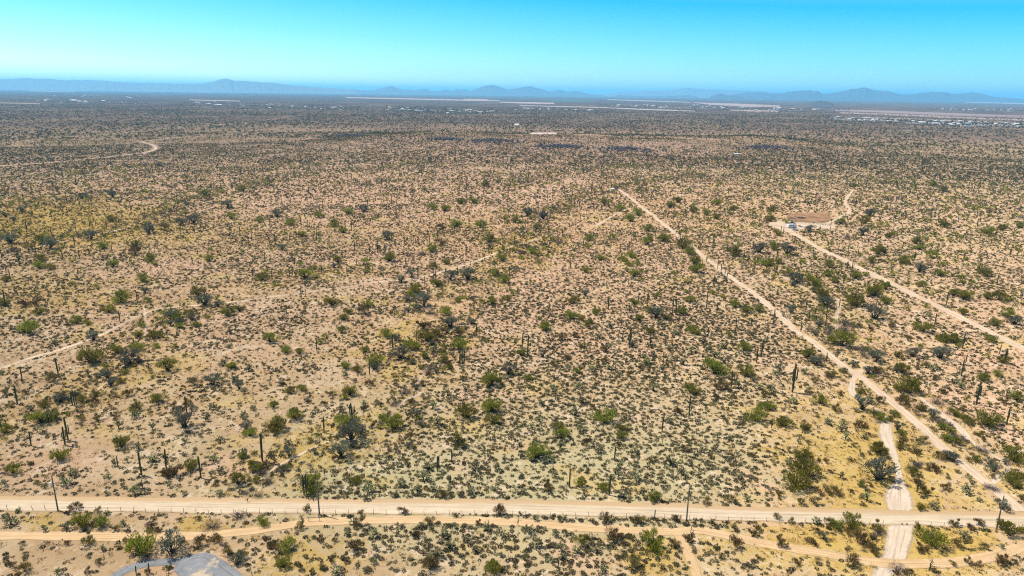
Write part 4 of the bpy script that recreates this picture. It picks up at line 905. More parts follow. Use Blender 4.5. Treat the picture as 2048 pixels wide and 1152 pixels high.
def root(name, x, y, z, s, rz, sz=None):
    e = D.objects.new(name, None); C.objects.link(e); e.empty_display_size = .3
    e.location = (x, y, z); e.rotation_euler = (0, 0, rz); e.scale = (s, s, sz if sz else s)
    return e
def split_near(kind, n, sizef=1.0):
    L = plants[kind]
    A = np.array([(a, b, c, d) for a, b, c, d in L], float)
    px, py, dp = field_at(A[:, 0], A[:, 1])
    ok = in_frame(px, py, dp)
    sc_ = np.where(ok, A[:, 2] / np.maximum(dp, 1), -1)
    o = np.argsort(-sc_); sel = o[:n]; sel = sel[sc_[sel] > 0]
    rest = np.setdiff1d(np.arange(len(A)), sel)
    return A[sel], A[rest], px[sel], py[sel]
def ground_z(x, y, near=600):
    return np.array([gz_at(a, b) if math.hypot(a, b) < near else float(terrain(a, b)) for a, b in zip(x, y)])
def merge(name, A, protos, mat, zs, label, by_dist, tvar=.18):
    """A: x, y, size; protos: {lod: [MB]}; one object of many plants; each plant gets its own turn, size and shade"""
    x, y, s = A[:, 0], A[:, 1], A[:, 2]
    z = terrain(x, y) + zs
    d = np.hypot(x, y); lod = by_dist(d); pick = rng.integers(0, 1000, len(x)); rot = rng.uniform(0, 2 * math.pi, len(x)); sq = rng.uniform(.8, 1.2, len(x)); tn = rng.normal(0, tvar, len(x))
    Vs, Fs, Ts, off = [], [], [], 0
    for l in np.unique(lod):
        PR = [p.arrays() for p in protos[int(l)]]
        for k, (V, F, T, _) in enumerate(PR):
            ix = np.where((lod == l) & (pick % len(PR) == k))[0]
            if not len(ix): continue
            c, sn = np.cos(rot[ix])[:, None], np.sin(rot[ix])[:, None]
            X = (V[None, :, 0] * c - V[None, :, 1] * sn) * s[ix][:, None] + x[ix][:, None]
            Y = (V[None, :, 0] * sn + V[None, :, 1] * c) * s[ix][:, None] + y[ix][:, None]
            Z = V[None, :, 2] * (s[ix] * sq[ix])[:, None] + z[ix][:, None]
            Vs.append(np.stack([X, Y, Z], -1).reshape(-1, 3).astype(np.float32))
            Fs.append((F[None] + (np.arange(len(ix)) * len(V))[:, None, None] + off).reshape(-1, 4)); off += len(ix) * len(V)
            Ts.append(np.clip(T[None] + tn[ix][:, None], 0, 1.15).ravel())
    o = link(name, mesh_np(name, np.concatenate(Vs), np.concatenate(Fs), np.concatenate(Ts), [mat]))
    return tag(o, label, None, None, 'stuff')

# -- trees and bushes as things
def plant_trees(kinds, name, cat, group, noun, word, nmax, P, trunk_mat, looks, part='crown', stem='trunk'):
    A, px, py, kd = [], [], [], []
    for k in kinds:
        a, r, x, y = split_near(k, 100000)
        A.append(a); px.append(x); py.append(y); kd += [k] * len(a)
    A, px, py, kd = np.vstack(A), np.concatenate(px), np.concatenate(py), np.array(kd)
    sz = A[:, 2] / proj(np.column_stack([A[:, 0], A[:, 1], np.zeros(len(A))]))[2]
    o = np.argsort(-sz)[:nmax]
    objs = []; z = ground_z(A[o, 0], A[o, 1])
    for i, zz in zip(o, z):
        v = int(rng.integers(0, len(P))); s = A[i, 2]; k = kd[i]
        hs = s * rng.uniform(.85, 1.12)
        e = root(name, A[i, 0], A[i, 1], zz, s, rng.uniform(0, 6.28), hs)
        tag(e, None, cat, group)
        link(stem, pmesh(f'{stem}|{name}{v}', P[v][0], [M[trunk_mat]]), e)
        link(part, pmesh(f'{part}|{name}{k}{v}', P[v][1], [M[k]]), e)
        big = 'large' if s > 4.6 else 'medium' if s > 2.6 else 'small'
        objs.append((e, px[i], py[i], f'{big} {looks[k]}'))
    label_all(objs, noun, word)
    chosen = {(round(A[i, 0], 3), round(A[i, 1], 3)) for i in o}
    for k in kinds: plants[k] = [q for q in plants[k] if (round(q[0], 3), round(q[1], 3)) not in chosen]
plant_trees(('palo', 'bright'), 'palo_verde_tree', 'tree', 'palo verde trees of the scrub', 'palo verde tree', 'tree', 298, PALO, 'bark', {'palo': 'olive green', 'bright': 'bright yellow-green'})
plant_trees(('grey',), 'mesquite_tree', 'tree', 'grey mesquite trees of the scrub', 'mesquite tree', 'tree', 130, GREY, 'bark', {'grey': 'grey-green'})
plant_trees(('creo',), 'creosote_bush', 'bush', 'brown creosote bushes of the scrub', 'creosote bush', 'bush', 290, CREO, 'bark', {'creo': 'brownish'}, 'foliage', 'stems')
A, R_, px, py = split_near('dead', 140)
DEADP = [dead_proto(80 + i) for i in range(4)]; objs = []
for (x, y, s, _), a, b in zip(A, px, py):
    v = int(rng.integers(0, 4)); e = link('dead_shrub', pmesh(f'dead_shrub|{v}', DEADP[v], [M['dead']])); e.location = (x, y, gz_at(x, y)); e.rotation_euler = (0, 0, rng.uniform(0, 6.28)); e.scale = (s, s, s * rng.uniform(.7, 1))
    tag(e, None, 'shrub', 'leafless shrubs along the washes'); objs.append((e, a, b, 'large leafless' if s > 2.6 else 'small leafless'))
label_all(objs, 'purplish grey shrub', 'shrub')
merge('dry_brush', R_, {0: [dead_proto(90 + i, 1) for i in range(3)], 1: [dead_proto(95 + i, 2) for i in range(3)]}, M['dead'], 0, 'leafless grey brush along the washes', lambda d: (d > 330).astype(int))

# -- saguaros
SAGP = {}
for arms in range(5): SAGP[arms] = [saguaro_proto(200 + arms * 10 + i, arms) for i in range(3)]
A, R_, px, py = split_near('sag', 298); objs = []
words_ = ['armless', 'one-armed', 'two-armed', 'three-armed', 'many-armed']
for (x, y, h, arms), a, b in zip(A, px, py):
    arms = int(arms); v = int(rng.integers(0, 3)); st, am = SAGP[arms][v]
    if h < 2.2: arms, (st, am) = 0, SAGP[0][v]
    s = h / 7; e = root('saguaro_cactus', x, y, gz_at(x, y), s * float(np.clip(.92 / s ** .4, .8, 1.7)), rng.uniform(-.5, .5), s)
    tag(e, None, 'cactus', 'saguaro cacti of the desert')
    link('stem', pmesh(f'stem|{arms}{v}', st, [M['sag']]), e)
    for k, mb in enumerate(am): link('arm', pmesh(f'arm|{arms}{v}{k}', mb, [M['sag']]), e)
    objs.append((e, a, b, f"{'tall' if h > 6 else 'short' if h < 3.2 else 'mid-height'} {words_[arms]}"))
label_all(objs, 'saguaro cactus', 'saguaro')
lo = []
for i in range(4):
    st, am = saguaro_proto(260 + i, [0, 0, 1, 2][i], 1); mb = MB()
    for q in [st] + am:
        V, F, T, _ = q.arrays(); mb.add(V / 7 * np.array([1.35, 1.35, 1]), F, T)
    lo.append(mb)
merge('saguaros', R_, {0: lo}, M['sag'], 0, 'countless dark saguaro cacti dotting the middle distance', lambda d: np.zeros(len(d), int))

# -- chollas
CHP = [cholla_proto(300 + i) for i in range(8)]
A, R_, px, py = split_near('chol', 298); objs = []
for (x, y, h, _), a, b in zip(A, px, py):
    v = int(rng.integers(0, 8)); e = root('cholla_cactus', x, y, gz_at(x, y), h, rng.uniform(0, 6.28))
    tag(e, None, 'cactus', 'cholla cacti of the desert')
    link('trunk', pmesh(f'trunk|ch{v}', CHP[v][0], [M['bark']]), e); link('branches', pmesh(f'branches|ch{v}', CHP[v][1], [M['chol']]), e)
    objs.append((e, a, b, 'tall pale spiny' if h > 2.3 else 'low pale spiny' if h < 1.5 else 'pale spiny'))
label_all(objs, 'cholla cactus', 'cholla')
lo = [cholla_proto(330 + i, 1)[1] for i in range(4)]; lo2 = [cholla_proto(340 + i, 2)[1] for i in range(4)]
merge('chollas', R_, {0: lo, 1: lo2}, M['chol'], 0, 'thickets of pale spiny cholla cacti', lambda d: (d > 360).astype(int))

# -- bursage mounds
A, R_, px, py = split_near('burs', 298); objs = []
BUP = [bursage_proto(400 + i) for i in range(8)]
for (x, y, s, _), a, b in zip(A, px, py):
    v = int(rng.integers(0, 8)); e = link('bursage_shrub', pmesh(f'bursage_shrub|{v}', BUP[v], [M['burs']])); e.location = (x, y, gz_at(x, y)); e.rotation_euler = (0, 0, rng.uniform(0, 6.28)); e.scale = (s, s, s * rng.uniform(.75, 1.15))
    tag(e, None, 'shrub', 'grey bursage mounds on open ground'); objs.append((e, a, b, ''))
share(objs, 'rounded grey bursage mound')
merge('bursage', R_, {0: [bursage_proto(420 + i, 1) for i in range(6)], 1: [bursage_proto(430 + i, 2) for i in range(6)], 2: [bursage_proto(440 + i, 3) for i in range(5)]}, M['burs'], 0, 'small dark grey bursage mounds scattered over the soil', lambda d: (d > 240).astype(int) + (d > 480))
# -- the rest of trees and bushes
def rest(k): return np.array(plants[k], float)
bd_ = lambda d: (d > 420).astype(int)
merge('palo_verdes', np.vstack([rest('palo'), rest('bright')]) if plants['bright'] else rest('palo'), {0: [tree_proto(500 + i, 'palo', 1)[1] for i in range(4)], 1: [tree_proto(510 + i, 'palo', 2)[1] for i in range(6)]}, M['palo'], 0, 'palo verde trees thinning out over the middle distance', bd_)
merge('mesquites', rest('grey'), {0: [tree_proto(520 + i, 'grey', 1)[1] for i in range(4)], 1: [tree_proto(530 + i, 'grey', 2)[1] for i in range(6)]}, M['grey'], 0, 'grey-green mesquite trees of the middle distance', bd_)
merge('woodland', rest('wood'), {0: [tree_proto(570 + i, 'palo', 2)[1] for i in range(6)]}, M['wood'], 0, 'dark desert woodland of the far plain', lambda d: np.zeros(len(d), int))
merge('creosote', rest('creo'), {0: [tree_proto(540 + i, 'creo', 1)[1] for i in range(5)], 1: [tree_proto(550 + i, 'creo', 2)[1] for i in range(6)]}, M['creo'], 0, 'brownish creosote brush over the plain', bd_)
# -- straw tufts in the ochre patches
def tuft(seed, lod):
    r = np.random.default_rng(seed); mb = MB(); n = (14, 6)[lod]
    d = unit(np.column_stack([r.normal(size=n), r.normal(size=n), r.uniform(.3, 1.4, n)])); c = d * .22 + np.array([0, 0, .02]) + np.column_stack([r.normal(size=(n, 2)) * .25, np.zeros(n)])
    mb.leaves(c, d * .24, unit(np.cross(d, rdir(n, r))) * (.035, .09)[lod], r.uniform(0, 1, n)); return mb
n = int(area(118, 900) * .22); x, y = sector(n, 118, 900); px, py, dp = field_at(x, y)
k = (rng.random(n) < np.clip((1.1 * blobs(px, py, YELLOW) + .12) * sst(.36, .6, noisef(x, y, 11, 2) + .1) + .03, 0, 1)) & ~blocked(x, y)
merge('dry_grass', np.column_stack([x[k], y[k], rng.uniform(.5, 1.2, k.sum()) * (1 + np.hypot(x[k], y[k]) / 900)]), {0: [tuft(600 + i, 0) for i in range(5)], 1: [tuft(610 + i, 1) for i in range(4)]}, M['straw'], 0, 'tufts of dry yellow grass', lambda d: (d > 240).astype(int))
n = int(area(118, 520) * .55); x, y = sector(n, 118, 520); px, py, dp = field_at(x, y)
k = (rng.random(n) < np.clip(.25 + .9 * (noisef(x, y, 9, 1) - .35), .05, 1)) & ~blocked(x, y)
merge('low_forbs', np.column_stack([x[k], y[k], rng.uniform(.35, .9, k.sum()) * (1 + np.hypot(x[k], y[k]) / 700)]), {0: [tuft(630 + i, 1) for i in range(6)]}, M['forb'], 0, 'low dry brown forbs between the shrubs', lambda d: np.zeros(len(d), int), .25)

# ------------------------------------------------------------------ utility poles, fences, small things by the road
def at(px, py):
    P = unproj(px, py); return P[0], P[1], gz_at(P[0], P[1])
wood_m = plain('weathered_wood', (0.105, 0.082, 0.062), .9, 0, 3.0, .35)
steel_m = plain('galvanized_steel', (0.45, 0.45, 0.44), .45, .7)
white_m = plain('white_paint', (0.78, 0.78, 0.76), .5)
porc_m = plain('grey_porcelain', (0.32, 0.31, 0.30), .3)
dark_m = plain('dark_metal', (0.04, 0.04, 0.045), .5, .3)
glass_m = plain('dark_glass', (0.02, 0.025, 0.03), .08)
rub_m = plain('rubber', (0.02, 0.02, 0.02), .9)
POLES = [((116, 1021), (107.5, 951.5), 'weathered wooden utility pole carrying a white transformer', True), ((638.8, 1029), (635, 962), 'plain wooden utility pole near the pipe barrier and the sandy track', False),
         ((1372.8, 1042.8), (1377, 976.5), 'grey wooden utility pole beside the fork of the sandy track', False), ((1993, 1058.5), (2003.5, 991.5), 'grey wooden utility pole beside the bare cholla near the straight track', False)]
for (bx, by), (tx, ty), lb, tr in POLES:
    x, y, z = at(bx, by); e = root('utility_pole', x, y, z, 1, 0); tag(e, lb, 'utility pole', 'utility poles along the gravel road')
    d = ray(tx, ty); t = np.hypot(x, y) / np.hypot(d[0], d[1]); h = CAM_H + t * d[2] - z
    mb = MB(); mb.tube([[0, 0, -.2], [0, 0, h * .5], [0, 0, h]], [.19, .16, .12], 10); mb.build('shaft', [wood_m], e)
    mb = MB(); mb.tube([[0, 0, h], [0, 0, h + .18], [0, 0, h + .42]], [.03, .07, .05], 8); mb.build('insulator', [porc_m], e)
    mb = MB(); mb.tube([[.15, -.12, h - 1.0], [.30, -.2, h - .95], [.38, -.25, h - .85]], [.03, .06, .05], 6); mb.build('insulator', [porc_m], e)
    mb = MB(); mb.box((0, -.165, h * .45), (.04, .03, h * .85)); mb.build('ground_wire_guard', [steel_m], e)
    if tr:
        mb = MB(); mb.tube([[-.34, -.22, h - 2.5], [-.34, -.22, h - 2.45], [-.34, -.22, h - 1.6], [-.34, -.22, h - 1.5], [-.34, -.22, h - 1.45]], [.2, .29, .29, .24, .1], 12)
        c = mb.build('transformer', [white_m], e)
        m2 = MB(); m2.tube([[-.28, -.22, h - 1.46], [-.28, -.22, h - 1.3], [-.28, -.22, h - 1.12]], [.05, .07, .03], 6); m2.build('bushing', [porc_m], c)
        mb = MB(); mb.box((-.17, -.12, h - 1.9), (.22, .08, .08)); mb.build('bracket', [steel_m], e)
def fence(px_pts, label, group, step=3.1, hgt=1.25, name='wire_fence', rail=False):
    q = np.array(tw(px_pts)); P = unproj(q[:, 0], q[:, 1])[:, :2]
    Pd, _ = dense(P, np.zeros(len(P)), step)
    Pd = Pd[:98]
    x0, y0 = Pd[0]; e = root(name, x0, y0, gz_at(x0, y0), 1, 0); z0 = e.location.z; tag(e, label, 'fence', group)
    tops = []
    posts = [MB() for _ in range(4)]
    for k, mb in enumerate(posts):
        hh = hgt * (1, .92, 1.12, 1.04)[k]; mb.tube([[0, 0, -.1], [(k - 1.5) * .02, 0, hh * .5], [(k - 1.5) * .05, .02 * k, hh]], [.055, .05, .045] if not rail else [.09, .085, .08], 6)
    me = [mb.mesh('post', [wood_m]) for mb in posts]
    for i, (x, y) in enumerate(Pd):
        z = gz_at(x, y); o = link('post', me[int(rng.integers(0, 4))], e, (x - x0, y - y0, z - z0)); o.rotation_euler = (rng.normal() * .04, rng.normal() * .04, 0); tops.append((x - x0, y - y0, z - z0))
    T = np.array(tops)
    for f in ((.3, .58, .86) if not rail else (.35, .7, .95)):
        mb = MB(); mb.tube(T + np.array([0, 0, hgt * f]), .008 if not rail else .05, 4, .5, 0, False); mb.build('wire' if not rail else 'rail', [steel_m if not rail else dark_m], e)
fence('-60,1018 0,1019.5 185,1021.5 430,1027 553,1027 754,1029 877,1030 1106,1031 1206,1034 1269,1037.5', 'barbed wire fence on thin posts along the left half of the gravel road', 'wire fences along the gravel road')
fence('1278,1036.6 1409,1040 1631,1045.5 1771,1050', 'barbed wire fence between the sandy fork and the wash', 'wire fences along the gravel road')
fence('1835,1052 1886,1054 1990,1058 2080,1062', 'short barbed wire fence right of the wash crossing', 'wire fences along the gravel road')
fence('1566,443.5 1580,445.6 1620,448 1660,452 1662,448.6 1664,443', 'dark rail fence along the near side of the corral', 'corral fences', 3.0, 1.6, 'rail_fence', True)
def barrier(px, py, w, rz, label):
    x, y, z = at(px, py); e = root('pipe_barrier', x, y, z, 1, rz); tag(e, label, 'barrier', 'pipe barriers by the sandy track')
    mb = MB(); mb.tube([[-w / 2, 0, .95], [0, 0, .95], [w / 2, 0, .95]], .06, 8); mb.build('rail', [dark_m], e)
    for s in (-.42, .42):
        mb = MB(); mb.tube([[s * w, 0, -.1], [s * w, 0, .9], [s * w, 0, 1.25]], [.07, .07, .06], 8); mb.build('post', [steel_m], e)
barrier(628, 1042, 3.2, .03, 'dark pipe barrier on pale posts beside the sandy track')
barrier(1382, 1063, 1.6, 1.2, 'short pipe barrier on pale posts at the sandy fork')
def rock(name, px, py, s, label, cat, mat, n=1, group=None, flat=.7, seed=0):
    x, y, z = at(px, py); e = None; r = np.random.default_rng(seed + int(px)); mb = MB()
    for i in range(n):
        a, q = r.uniform(0, 6.28), (0 if n == 1 else s * .26 * (.3 + abs(r.normal()))); rr_ = s * .5 if n == 1 else (r.uniform(.6, 2.6) if s > 10 else s * r.uniform(.05, .16))
        th = np.linspace(0, math.pi, 5); ph = np.arange(7) * 2 * math.pi / 7; V = []
        for t in th:
            for p in ph: V.append(np.array([math.sin(t) * math.cos(p), math.sin(t) * math.sin(p), math.cos(t) * flat]) * rr_ * r.uniform(.75, 1.2))
        F = [[i_ * 7 + j, (i_ + 1) * 7 + j, (i_ + 1) * 7 + (j + 1) % 7, i_ * 7 + (j + 1) % 7] for i_ in range(4) for j in range(7)]
        zz = 0 if n == 1 else max(0, (1 - q / (s * .5))) * min(s * .10, 5.5) * r.uniform(.4, 1)
        mb.add(np.array(V) + np.array([q * math.cos(a) * 1.9, q * math.sin(a) * 1.3, zz + rr_ * .2]), F, r.random())
    return tag(mb.build(name, [mat], None, (x, y, z)), label, cat, group)
lava = plain('dark_rock', (0.085, 0.065, 0.066), .95, 0, .4, .5)
rock('boulder', 1804, 1048.5, .6, 'left one of two dark stones on the road edge by the wash', 'stone', lava); rock('boulder', 1813.5, 1049, .6, 'right one of two dark stones on the road edge by the wash', 'stone', lava)
rock('boulder', 588, 914, 1.3, 'pale grey boulder beside the narrow wash', 'stone', plain('pale_rock', (.4, .36, .32), .95, 0, 2, .3))
for px, py, s, lb in [(1120, 294, 62, 'dark purple rock outcrop in front of the white lot'), (985, 283, 80, 'broad dark rock outcrop on the low ridge'), (888, 278, 30, 'small dark rock outcrop on the ridge'), (700, 273, 70, 'long dark rocky rise left on the ridge'), (1530, 296, 60, 'black rock outcrop at the end of the ridge'), (1245, 299, 60, 'dark rocky patch low on the ridge')]:
    rock('rock_outcrop', px, py, s, lb, 'rocks', lava, 220, 'rock outcrops of the low ridge', .8)
def snag(px, py, h, label, lying=False, seed=0):
    x, y, z = at(px, py); r = np.random.default_rng(700 + seed); mb = MB()
    def br(p, d, l, rd, g):
        q = p + d * l; mid = (p + q) / 2 + r.normal(size=3) * l * .06
        mb.tube([p, mid, q], [rd, rd * .8, rd * .55], 6, r.uniform(.2, .9), 0, False)
        if g < 4:
            for _ in range(2 if g else 4): br(q if r.random() < .6 else mid, unit(d + r.normal(size=3) * .6), l * .62, rd * .55, g + 1)
    br(np.zeros(3), np.array([0, 0, 1.0]) if not lying else unit(np.array([1, .3, .08])), h * .4, h * .035, 0)
    V = mb.arrays()[0]
    o = mb.build('dead_tree' if not lying else 'fallen_branch', [M['bark']], None, (x, y, z + (.1 if lying else 0))); return tag(o, label, 'dead tree' if not lying else 'dead branch')
snag(1858, 1141, 4.5, 'bare dark snag in front of the sandy track near the wash', False, 1); snag(690, 1096, 4.5, 'fallen grey branch lying by a brown bush', True, 2); snag(1617, 1062, 2.6, 'grey dead branch heap on the grass', True, 3); snag(1600, 1070, 2.2, 'dark dead branch below the grey heap', True, 4)
snag(655, 1118, 2.6, 'fallen dry branch on pale soil', True, 5); snag(2004, 1056, 3.4, 'bare pale branching shrub beside the right pole', False, 6); snag(977, 1056, 2.8, 'bare leaning snag above the sandy track', False, 7); snag(110, 694, 2.6, 'bare grey snag beside the winding track', False, 8); snag(1864, 740, 3.4, 'thin crooked dead trunk among the scrub', False, 9)
snag(1700, 640, 2.4, 'dead branch lying in the short wash', True, 10); snag(1036, 1051, 3.0, 'thin bare snag beside the sandy track', False, 11); snag(496, 1004, 2.2, 'bare twig snag at the road edge', False, 12)

# ------------------------------------------------------------------ corral yard: vehicles, shelter, heap
def wheel(e, x, y, r=.36, w_=.24):
    mb = MB(); mb.tube([[x, y - w_ / 2, r], [x, y, r], [x, y + w_ / 2, r]], [r, r, r], 12); t = mb.build('wheel', [rub_m], e)
    mb = MB(); mb.tube([[x, y - w_ / 2 - .01, r], [x, y, r], [x, y + w_ / 2 + .01, r]], r * .55, 10); mb.build('rim', [steel_m], t)
def loft(secs, mi=0):
    """a body from stations along x: (x, half width, z bottom, z top, tuck)"""
    mb = MB(); V = []
    for x, w2, z0, z1, tk in secs:
        V += [[x, -w2, z0], [x, -w2, z0 + (z1 - z0) * .55], [x, -w2 * tk, z1], [x, w2 * tk, z1], [x, w2, z0 + (z1 - z0) * .55], [x, w2, z0]]
    n = len(secs); F = [[i * 6 + j, i * 6 + (j + 1) % 6, (i + 1) * 6 + (j + 1) % 6, (i + 1) * 6 + j] for i in range(n - 1) for j in range(6)]
    for e in (0, (n - 1) * 6): F += [[e, e + 1, e + 2, e + 5], [e + 2, e + 3, e + 4, e + 5]]
    mb.add(V, F, .5, mi); return mb
def vehicle(name, px, py, rz, label, cat, kind, paint):
    x, y, z = at(px, py); e = root(name, x, y, z + .1, 1, rz); tag(e, label, cat, None)
    if kind == 'rv':
        loft([(-3.6, 1.2, .55, 2.95, .96), (-3.5, 1.25, .5, 3.1, .94), (2.2, 1.25, .5, 3.1, .94), (2.9, 1.25, .5, 3.0, .92), (3.7, 1.22, .5, 2.4, .9), (3.95, 1.1, .6, 1.5, .95)]).build('body', [paint], e)
        for s in (-1, 1):
            for q in (-2.4, -.8, .9):
                mb = MB(); mb.box((q, s * 1.262, 2.05), (.9, .03, .55)); mb.build('window', [glass_m], e)
        mb = MB(); mb.box((3.82, 0, 1.95), (.3, 1.9, .7), 0, .5, 0, .9); mb.build('windscreen', [glass_m], e)
        mb = MB(); mb.box((-1, 0, 3.22), (.9, .8, .28), 0, .5, 0, .85); mb.build('roof_vent', [white_m], e)
        mb = MB(); mb.box((0, 1.265, 1.25), (6.6, .02, .18)); mb.build('stripe', [dark_m], e)
        W = [(-2.4, 1.0), (-2.4, -1.0), (2.5, 1.0), (2.5, -1.0)]
    elif kind == 'pickup':
        loft([(-2.7, .92, .5, 1.15, .98), (-.55, .95, .45, 1.15, .98), (.6, .95, .45, 1.15, .98), (2.3, .93, .45, 1.1, .95), (2.7, .8, .5, .9, .95)]).build('body', [paint], e)
        loft([(-.9, .85, 1.1, 1.2, .95), (-.6, .85, 1.1, 1.8, .86), (.6, .85, 1.1, 1.82, .86), (1.25, .85, 1.1, 1.15, .95)]).build('cab', [glass_m], e)
        mb = MB(); mb.box((0, 0, 1.85), (1.15, 1.4, .06), 0, .5, 0, .92); mb.build('roof', [paint], e)
        mb = MB(); mb.box((-1.75, 0, 1.16), (1.6, 1.5, .03)); mb.build('bed', [dark_m], e)
        W = [(-1.7, .82), (-1.7, -.82), (1.75, .82), (1.75, -.82)]
    elif kind == 'car':
        loft([(-2.3, .8, .45, .95, .95), (-2.0, .88, .35, 1.05, .95), (.7, .9, .3, 1.05, .95), (2.1, .86, .35, .9, .93), (2.35, .7, .45, .7, .95)]).build('body', [paint], e)
        loft([(-1.8, .78, 1.0, 1.06, .95), (-1.0, .78, 1.0, 1.5, .82), (.3, .78, 1.0, 1.52, .82), (1.1, .78, 1.0, 1.06, .95)]).build('cabin', [glass_m], e)
        mb = MB(); mb.box((-.35, 0, 1.53), (1.25, 1.2, .05), 0, .5, 0, .92); mb.build('roof', [paint], e)
        W = [(-1.4, .8), (-1.4, -.8), (1.45, .8), (1.45, -.8)]
    else:
        mb = MB(); mb.box((0, 0, .75), (5.4, 2.1, .14)); mb.build('deck', [paint], e)
        mb = MB(); mb.tube([[2.6, 0, .7], [3.4, 0, .62], [4.1, 0, .55]], .07, 6); mb.build('tongue', [dark_m], e)
        mb = MB(); mb.box((-2.65, 0, 1.0), (.08, 2.1, .4)); mb.build('tailgate', [dark_m], e)
        mb = MB(); mb.box((-1.6, 0, 1.0), (1.6, 1.5, .4), .2, .5, 0, .8); mb.build('load', [dark_m], e)
        W = [(-.5, 1.05), (-.5, -1.05), (.4, 1.05), (.4, -1.05)]
    for a, b in W: wheel(e, a, b, .4 if kind == 'rv' else .34)
vehicle('motorhome', 1582.5, 456, .25, 'white motorhome parked in the yard below the corral', 'motorhome', 'rv', plain('cream_paint', (.76, .76, .72), .4))
vehicle('pickup_truck', 1584, 448.3, .1, 'black pickup truck parked behind the white motorhome', 'pickup truck', 'pickup', plain('black_paint', (.03, .03, .035), .3))
vehicle('parked_car', 1590, 461, -.05, 'silver grey car parked in front of the white motorhome', 'car', 'car', plain('silver_paint', (.55, .57, .6), .3, .5))
vehicle('flatbed_trailer', 1603, 454, -.08, 'white flatbed trailer standing right of the motorhome', 'trailer', 'trailer', white_m)
x, y, z = at(1584, 442.6); e = root('shade_shelter', x, y, z, 1, -.08); tag(e, 'long dark low shelter at the corral fence', 'shelter')
mb = MB(); mb.box((0, 0, 2.35), (6.2, 2.6, .12)); mb.build('roof', [dark_m], e)
for a in (-2.9, 0, 2.9):
    for b in (-1.1, 1.1):
        mb = MB(); mb.tube([[a, b, 0], [a, b, 1.2], [a, b, 2.3]], .06, 6); mb.build('post', [wood_m], e)
rock('dung_heap', 1600, 436.3, 6.5, 'dark heap in the middle of the corral', 'heap', plain('dark_dung', (.05, .03, .022), .95, 0, 1, .3), 60, None, .5)
for px, py, lb, mt in [(1627, 445.6, 'dark stock tank beside the corral fence', dark_m), (1645, 450.4, 'white trough in front of the corral fence', white_m)]:
    x, y, z = at(px, py); e = root('water_trough', x, y, z, 1, .1); tag(e, lb, 'trough')
    mb = MB()
    for th in range(14):
        a0, a1 = th * math.pi / 7, (th + 1) * math.pi / 7; p, q_ = np.array([1.1 * math.cos(a0), .6 * math.sin(a0), 0]), np.array([1.1 * math.cos(a1), .6 * math.sin(a1), 0]); u_ = np.array([0, 0, .75])
        mb.add([p, q_, q_ + u_, p + u_, p * .93, q_ * .93, q_ * .93 + u_, p * .93 + u_], [[0, 1, 2, 3], [5, 4, 7, 6], [3, 2, 6, 7]])
    mb.build('tank_wall', [mt], e)
    mb = MB(); mb.box((0, 0, .6), (1.7, .7, .02)); mb.build('water', [glass_m], e)

# ------------------------------------------------------------------ far houses
HM = {'white': plain('white_roof', (.62, .62, .61), .6), 'tan': plain('tan_stucco', (.40, .31, .24), .8), 'grey': plain('grey_roof', (.26, .27, .29), .7), 'pink': plain('pale_stucco', (.5, .4, .34), .8), 'brown': plain('tile_roof', (.30, .2, .15), .8), 'blue': plain('blue_roof', (.18, .33, .5), .6)}
house_me = {}
def house_mesh(wl, rf, kind):
    k = (wl, rf, kind)
    if k not in house_me:
        mb = MB(); L, Wd, Hh = (1, .62, .30) if kind == 0 else (1.9, .5, .27)
        mb.box((0, 0, Hh / 2), (L, Wd, Hh), 0, .5, 0)
        V = [[-L / 2 - .05, -Wd / 2 - .05, Hh], [L / 2 + .05, -Wd / 2 - .05, Hh], [L / 2 + .05, Wd / 2 + .05, Hh], [-L / 2 - .05, Wd / 2 + .05, Hh], [-L / 2 + .08, 0, Hh + .17], [L / 2 - .08, 0, Hh + .17]]
        mb.add(V, [[0, 1, 5, 4], [2, 3, 4, 5], [1, 2, 5, 5], [3, 0, 4, 4]], .5, 1)
        for q in (-.3, .05, .32): mb.box((q * L, -Wd / 2 - .004, Hh * .55), (.1, .012, Hh * .4), 0, .5, 2)
        house_me[k] = mb.mesh('house', [HM[wl], HM[rf], glass_m])
    return house_me[k]
CL = [('50,201 160,204', 10, 3, 'pale houses at the left end of the plain'), ('65,191.5 285,195', 16, 3, 'farther pale houses on the left of the plain'), ('95,203.5 285,206', 16, 3, 'nearer pale houses on the left of the plain'), ('375,207.5 520,211', 14, 4, 'houses left of the middle'), ('520,211 700,218', 26, 5, 'village houses left of the middle'),
      ('775,216 830,221', 12, 5, 'village houses below the twin summits'), ('830,219 985,225', 26, 5, 'green village houses in the middle'), ('1030,217.5 1185,221', 24, 3, 'row of pale houses right of the middle'), ('1208,210 1380,216', 34, 4, 'town houses in front of the pale range'), ('1380,213 1560,221', 34, 4, 'town houses below the pointed hill'), ('1530,216 1605,222', 16, 3, 'pale sheds at the end of the town'),
      ('1605,218 1690,222', 12, 2, 'pale sheds below the low dark hill'), ('1660,236.5 1792,242', 22, 4, 'white roofs of the nearer park'), ('1815,243 1935,250', 24, 5, 'white roofs of the farther right park'), ('1930,246 2060,253.5', 20, 4, 'white roofs at the right edge'), ('1870,218.6 2060,221.5', 24, 2, 'pale distant roofs at the far right'), ('15,176.5 60,178.5', 4, 1, 'pale sheds under the left range')]
r2 = np.random.default_rng(5)
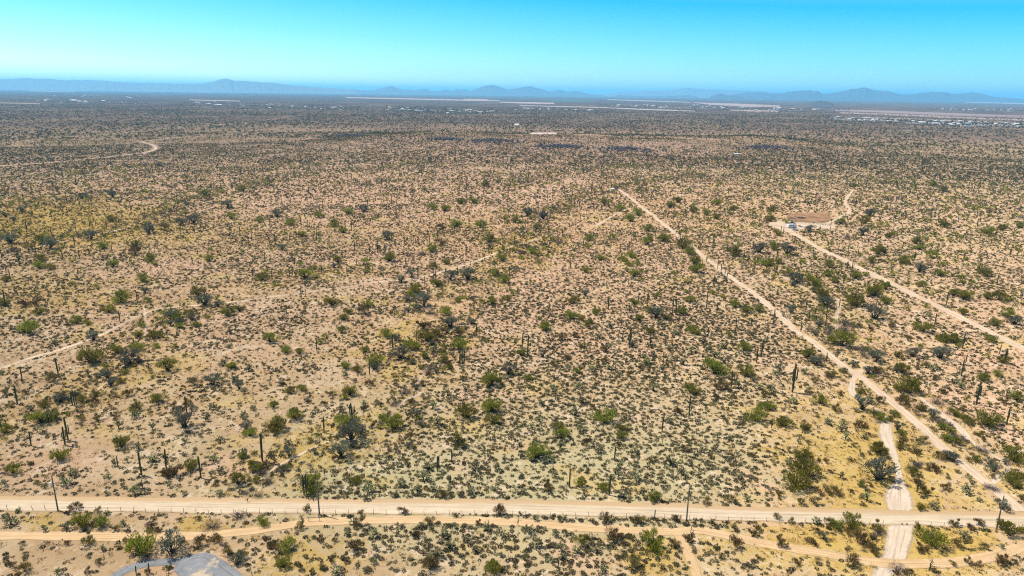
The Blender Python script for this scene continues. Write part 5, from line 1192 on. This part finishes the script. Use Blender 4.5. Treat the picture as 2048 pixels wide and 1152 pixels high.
for ends, n, jy, grp in CL:
    (ax, ay), (bx, by) = tw(ends)
    for i in range(n):
        t = r2.random(); px = ax + (bx - ax) * t; py = ay + (by - ay) * t + r2.normal() * jy * .45
        P = unproj(px, py); white = r2.random() < (.55 if 'roofs' in grp else .25)
        me = house_mesh(r2.choice(['white', 'tan', 'pink', 'white']), 'white' if white else r2.choice(['grey', 'brown', 'tan', 'pink', 'blue', 'white'], p=[.3, .2, .2, .14, .06, .1]), int(r2.random() < .35))
        o = link('house', me); s = r2.uniform(8.5, 16) * (1 + .4 * (np.hypot(P[0], P[1]) > 6000)); o.location = (P[0], P[1], float(terrain(P[0], P[1]))); o.scale = (s, s, s * .95); o.rotation_euler = (0, 0, r2.normal() * .3 + (math.pi / 2 if r2.random() < .25 else 0))
        tag(o, f'one of the {grp}', 'house', grp)
x, y, z = at(1474, 309.5); o = link('house', house_mesh('white', 'white', 1)); o.location = (x, y, z); o.scale = (5.5, 5.5, 6); tag(o, 'lone white house at the foot of the ridge', 'house')
x, y, z = at(1225, 380.5); o = link('house', house_mesh('white', 'white', 0)); o.location = (x, y, z); o.scale = (4, 4, 5); tag(o, 'small white hut at the end of the straight track', 'hut')
# trees standing among the far houses
T = []
for ends, n, jy, grp in CL:
    (ax, ay), (bx, by) = tw(ends)
    for i in range(n * 5):
        t = r2.uniform(-.1, 1.1); P = unproj(ax + (bx - ax) * t, ay + (by - ay) * t + r2.normal() * jy * .7); T.append((P[0], P[1], r2.uniform(5, 12)))
merge('village_trees', np.array(T), {0: [tree_proto(560 + i, 'grey', 2)[1] for i in range(5)]}, M['wood'], 0, 'dark trees among the far houses', lambda d: np.zeros(len(d), int))

# ------------------------------------------------------------------ haze: the air between
hm, hn = newmat('haze')
pv = N(hn, 'ShaderNodeVolumePrincipled'); pv.inputs['Color'].default_value = (*HAZE_COLOR, 1); pv.inputs['Density'].default_value = HAZE_DENSITY; pv.inputs['Anisotropy'].default_value = HAZE_G
ho = N(hn, 'ShaderNodeOutputMaterial'); hn.links.new(pv.outputs[0], ho.inputs['Volume'])
mb = MB(); mb.box((0, 0, 255), (186000, 186000, 590)); h = mb.build('haze', [hm]); tag(h, 'bluish air over the whole plain', None, None, 'stuff')
